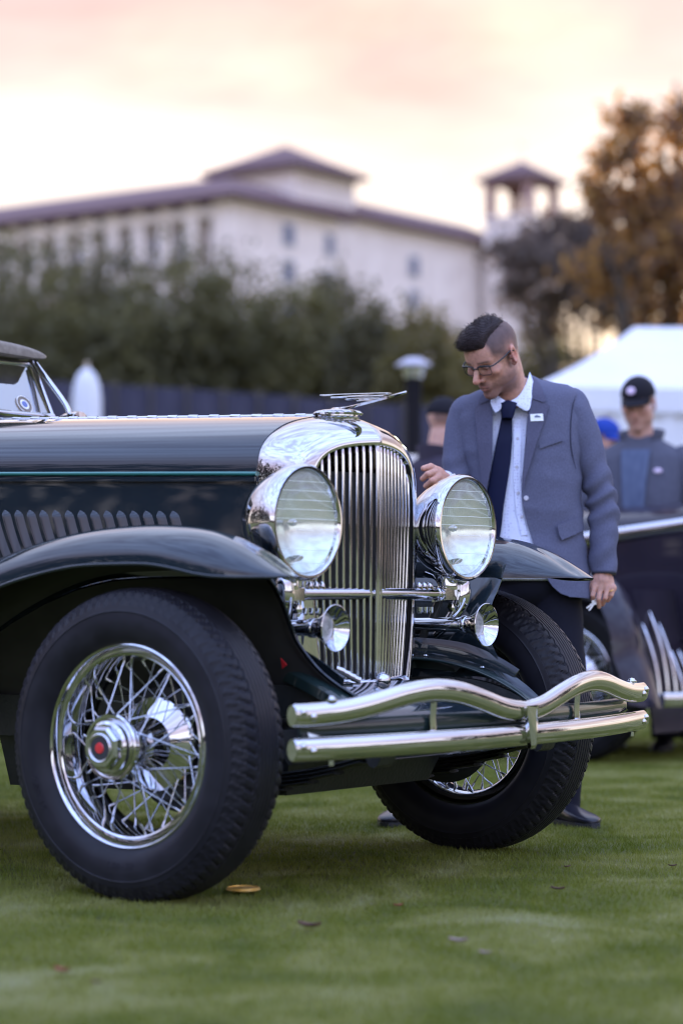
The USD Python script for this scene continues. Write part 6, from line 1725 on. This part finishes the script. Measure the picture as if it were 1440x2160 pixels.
q = wpt(1352, 0, 12.1)
b1, hc1, Rh1, cp1 = bystander('person in a black cap and slate jacket looking down beside the second car', q[0], 12.1, 1.86, -20, 'anorak', 'cap_black', 19, patchc='patch_cloth', knit='knit', lean=0.02)
part(cp1, 'cap_patch', moved(ball(1.0, (0, 0, 0), (0.021, 0.005, 0.019)), hc1 + Rh1 @ np.array([-0.012, -0.088, 0.088]), Rh1 @ rot((1, 0, 0), -32)), 'patch_cloth', True)
q = wpt(1262, 0, 14.6)
b2_, hc2, Rh2, cp2 = bystander('person in a bright blue cap mostly hidden behind the suited man', q[0], 14.6, 1.83, 50, 'lilac_coat', 'cap_blue', 10)
q = wpt(925, 0, 12.4)
bystander('person seen from the back in black cap and plum coat, left of the suited man', q[0], 12.4, 1.78, 128, 'plum_coat', 'cap_black', 12, collar=True)
# ================================================================= small things on the lawn
q = (513 - 720) / 5100.0
d = EYE * 5100 / (1886 - 1243.3)
disc = thing('ground_marker', 'round golden marker disc lying in the grass beside the nearest tyre', 'marker', (q * d, d, 0.010))
part(disc, 'plate', revolve([(0.0, 0.0), (0.044, 0.0), (0.046, 0.002), (0.043, 0.005), (0.030, 0.0065), (0.0, 0.007)], 40, 'z'), 'gold', 40)
part(disc, 'rim_ring', revolve([(0.0395, 0.005), (0.043, 0.0045), (0.043, 0.0075), (0.0395, 0.008)], 40, 'z', True), 'gold', 40)
M['dry_leaf'] = noisy('dry_leaf', (0.05, 0.028, 0.018), (0.10, 0.05, 0.028), 60.0, 0.8)
M['red_leaf'] = noisy('red_leaf', (0.16, 0.035, 0.02), (0.24, 0.06, 0.03), 60.0, 0.8)
M['pale_leaf'] = noisy('pale_leaf', (0.20, 0.15, 0.13), (0.28, 0.21, 0.18), 60.0, 0.8)
for i, (px, py, s, mm, lab) in enumerate(((652, 1966, 0.030, 'dry_leaf', 'dark brown curled leaf nearest the golden marker on the lawn'), (840, 1921, 0.012, 'red_leaf', 'tiny red leaf lying on the grass below the bumper'), (966, 1998, 0.022, 'pale_leaf', 'pale brown leaf on the grass in front, right of centre'),
                                           (1022, 2023, 0.014, 'pale_leaf', 'smaller pale leaf just below the larger pale one'), (1176, 1886, 0.018, 'dry_leaf', 'brown leaf on the grass below the far front wheel'), (1196, 1838, 0.011, 'dry_leaf', 'tiny dark leaf close to the far front tyre'),
                                           (130, 2061, 0.020, 'red_leaf', 'reddish leaf in the left foreground grass'), (203, 2086, 0.012, 'dry_leaf', 'small dark leaf at the bottom left of the lawn'), (1418, 1836, 0.012, 'dry_leaf', 'small dark leaf at the right edge of the lawn'))):
    d = EYE * 5100 / (py - 1243.3)
    rng = np.random.default_rng(400 + i)
    P = []
    for u in np.linspace(-1, 1, 9):
        w = 0.42 * s * (1 - u * u) ** 0.7 + 0.0004
        P.append([(u * s, v * w, 0.012 + 0.25 * s * abs(v) + 0.22 * s * u * u) for v in np.linspace(-1, 1, 5)])
    m = sheet(np.array(P), 0.0008)
    m = moved(m, ((px - 720) / 5100.0 * d, d, 0.0), rot((0, 0, 1), rng.uniform(-40, 40)))
    tag(stage.GetPrimAtPath(part(None, 'fallen_leaf', m, mm, 40)), lab, 'leaf', 'fallen leaves on the lawn')
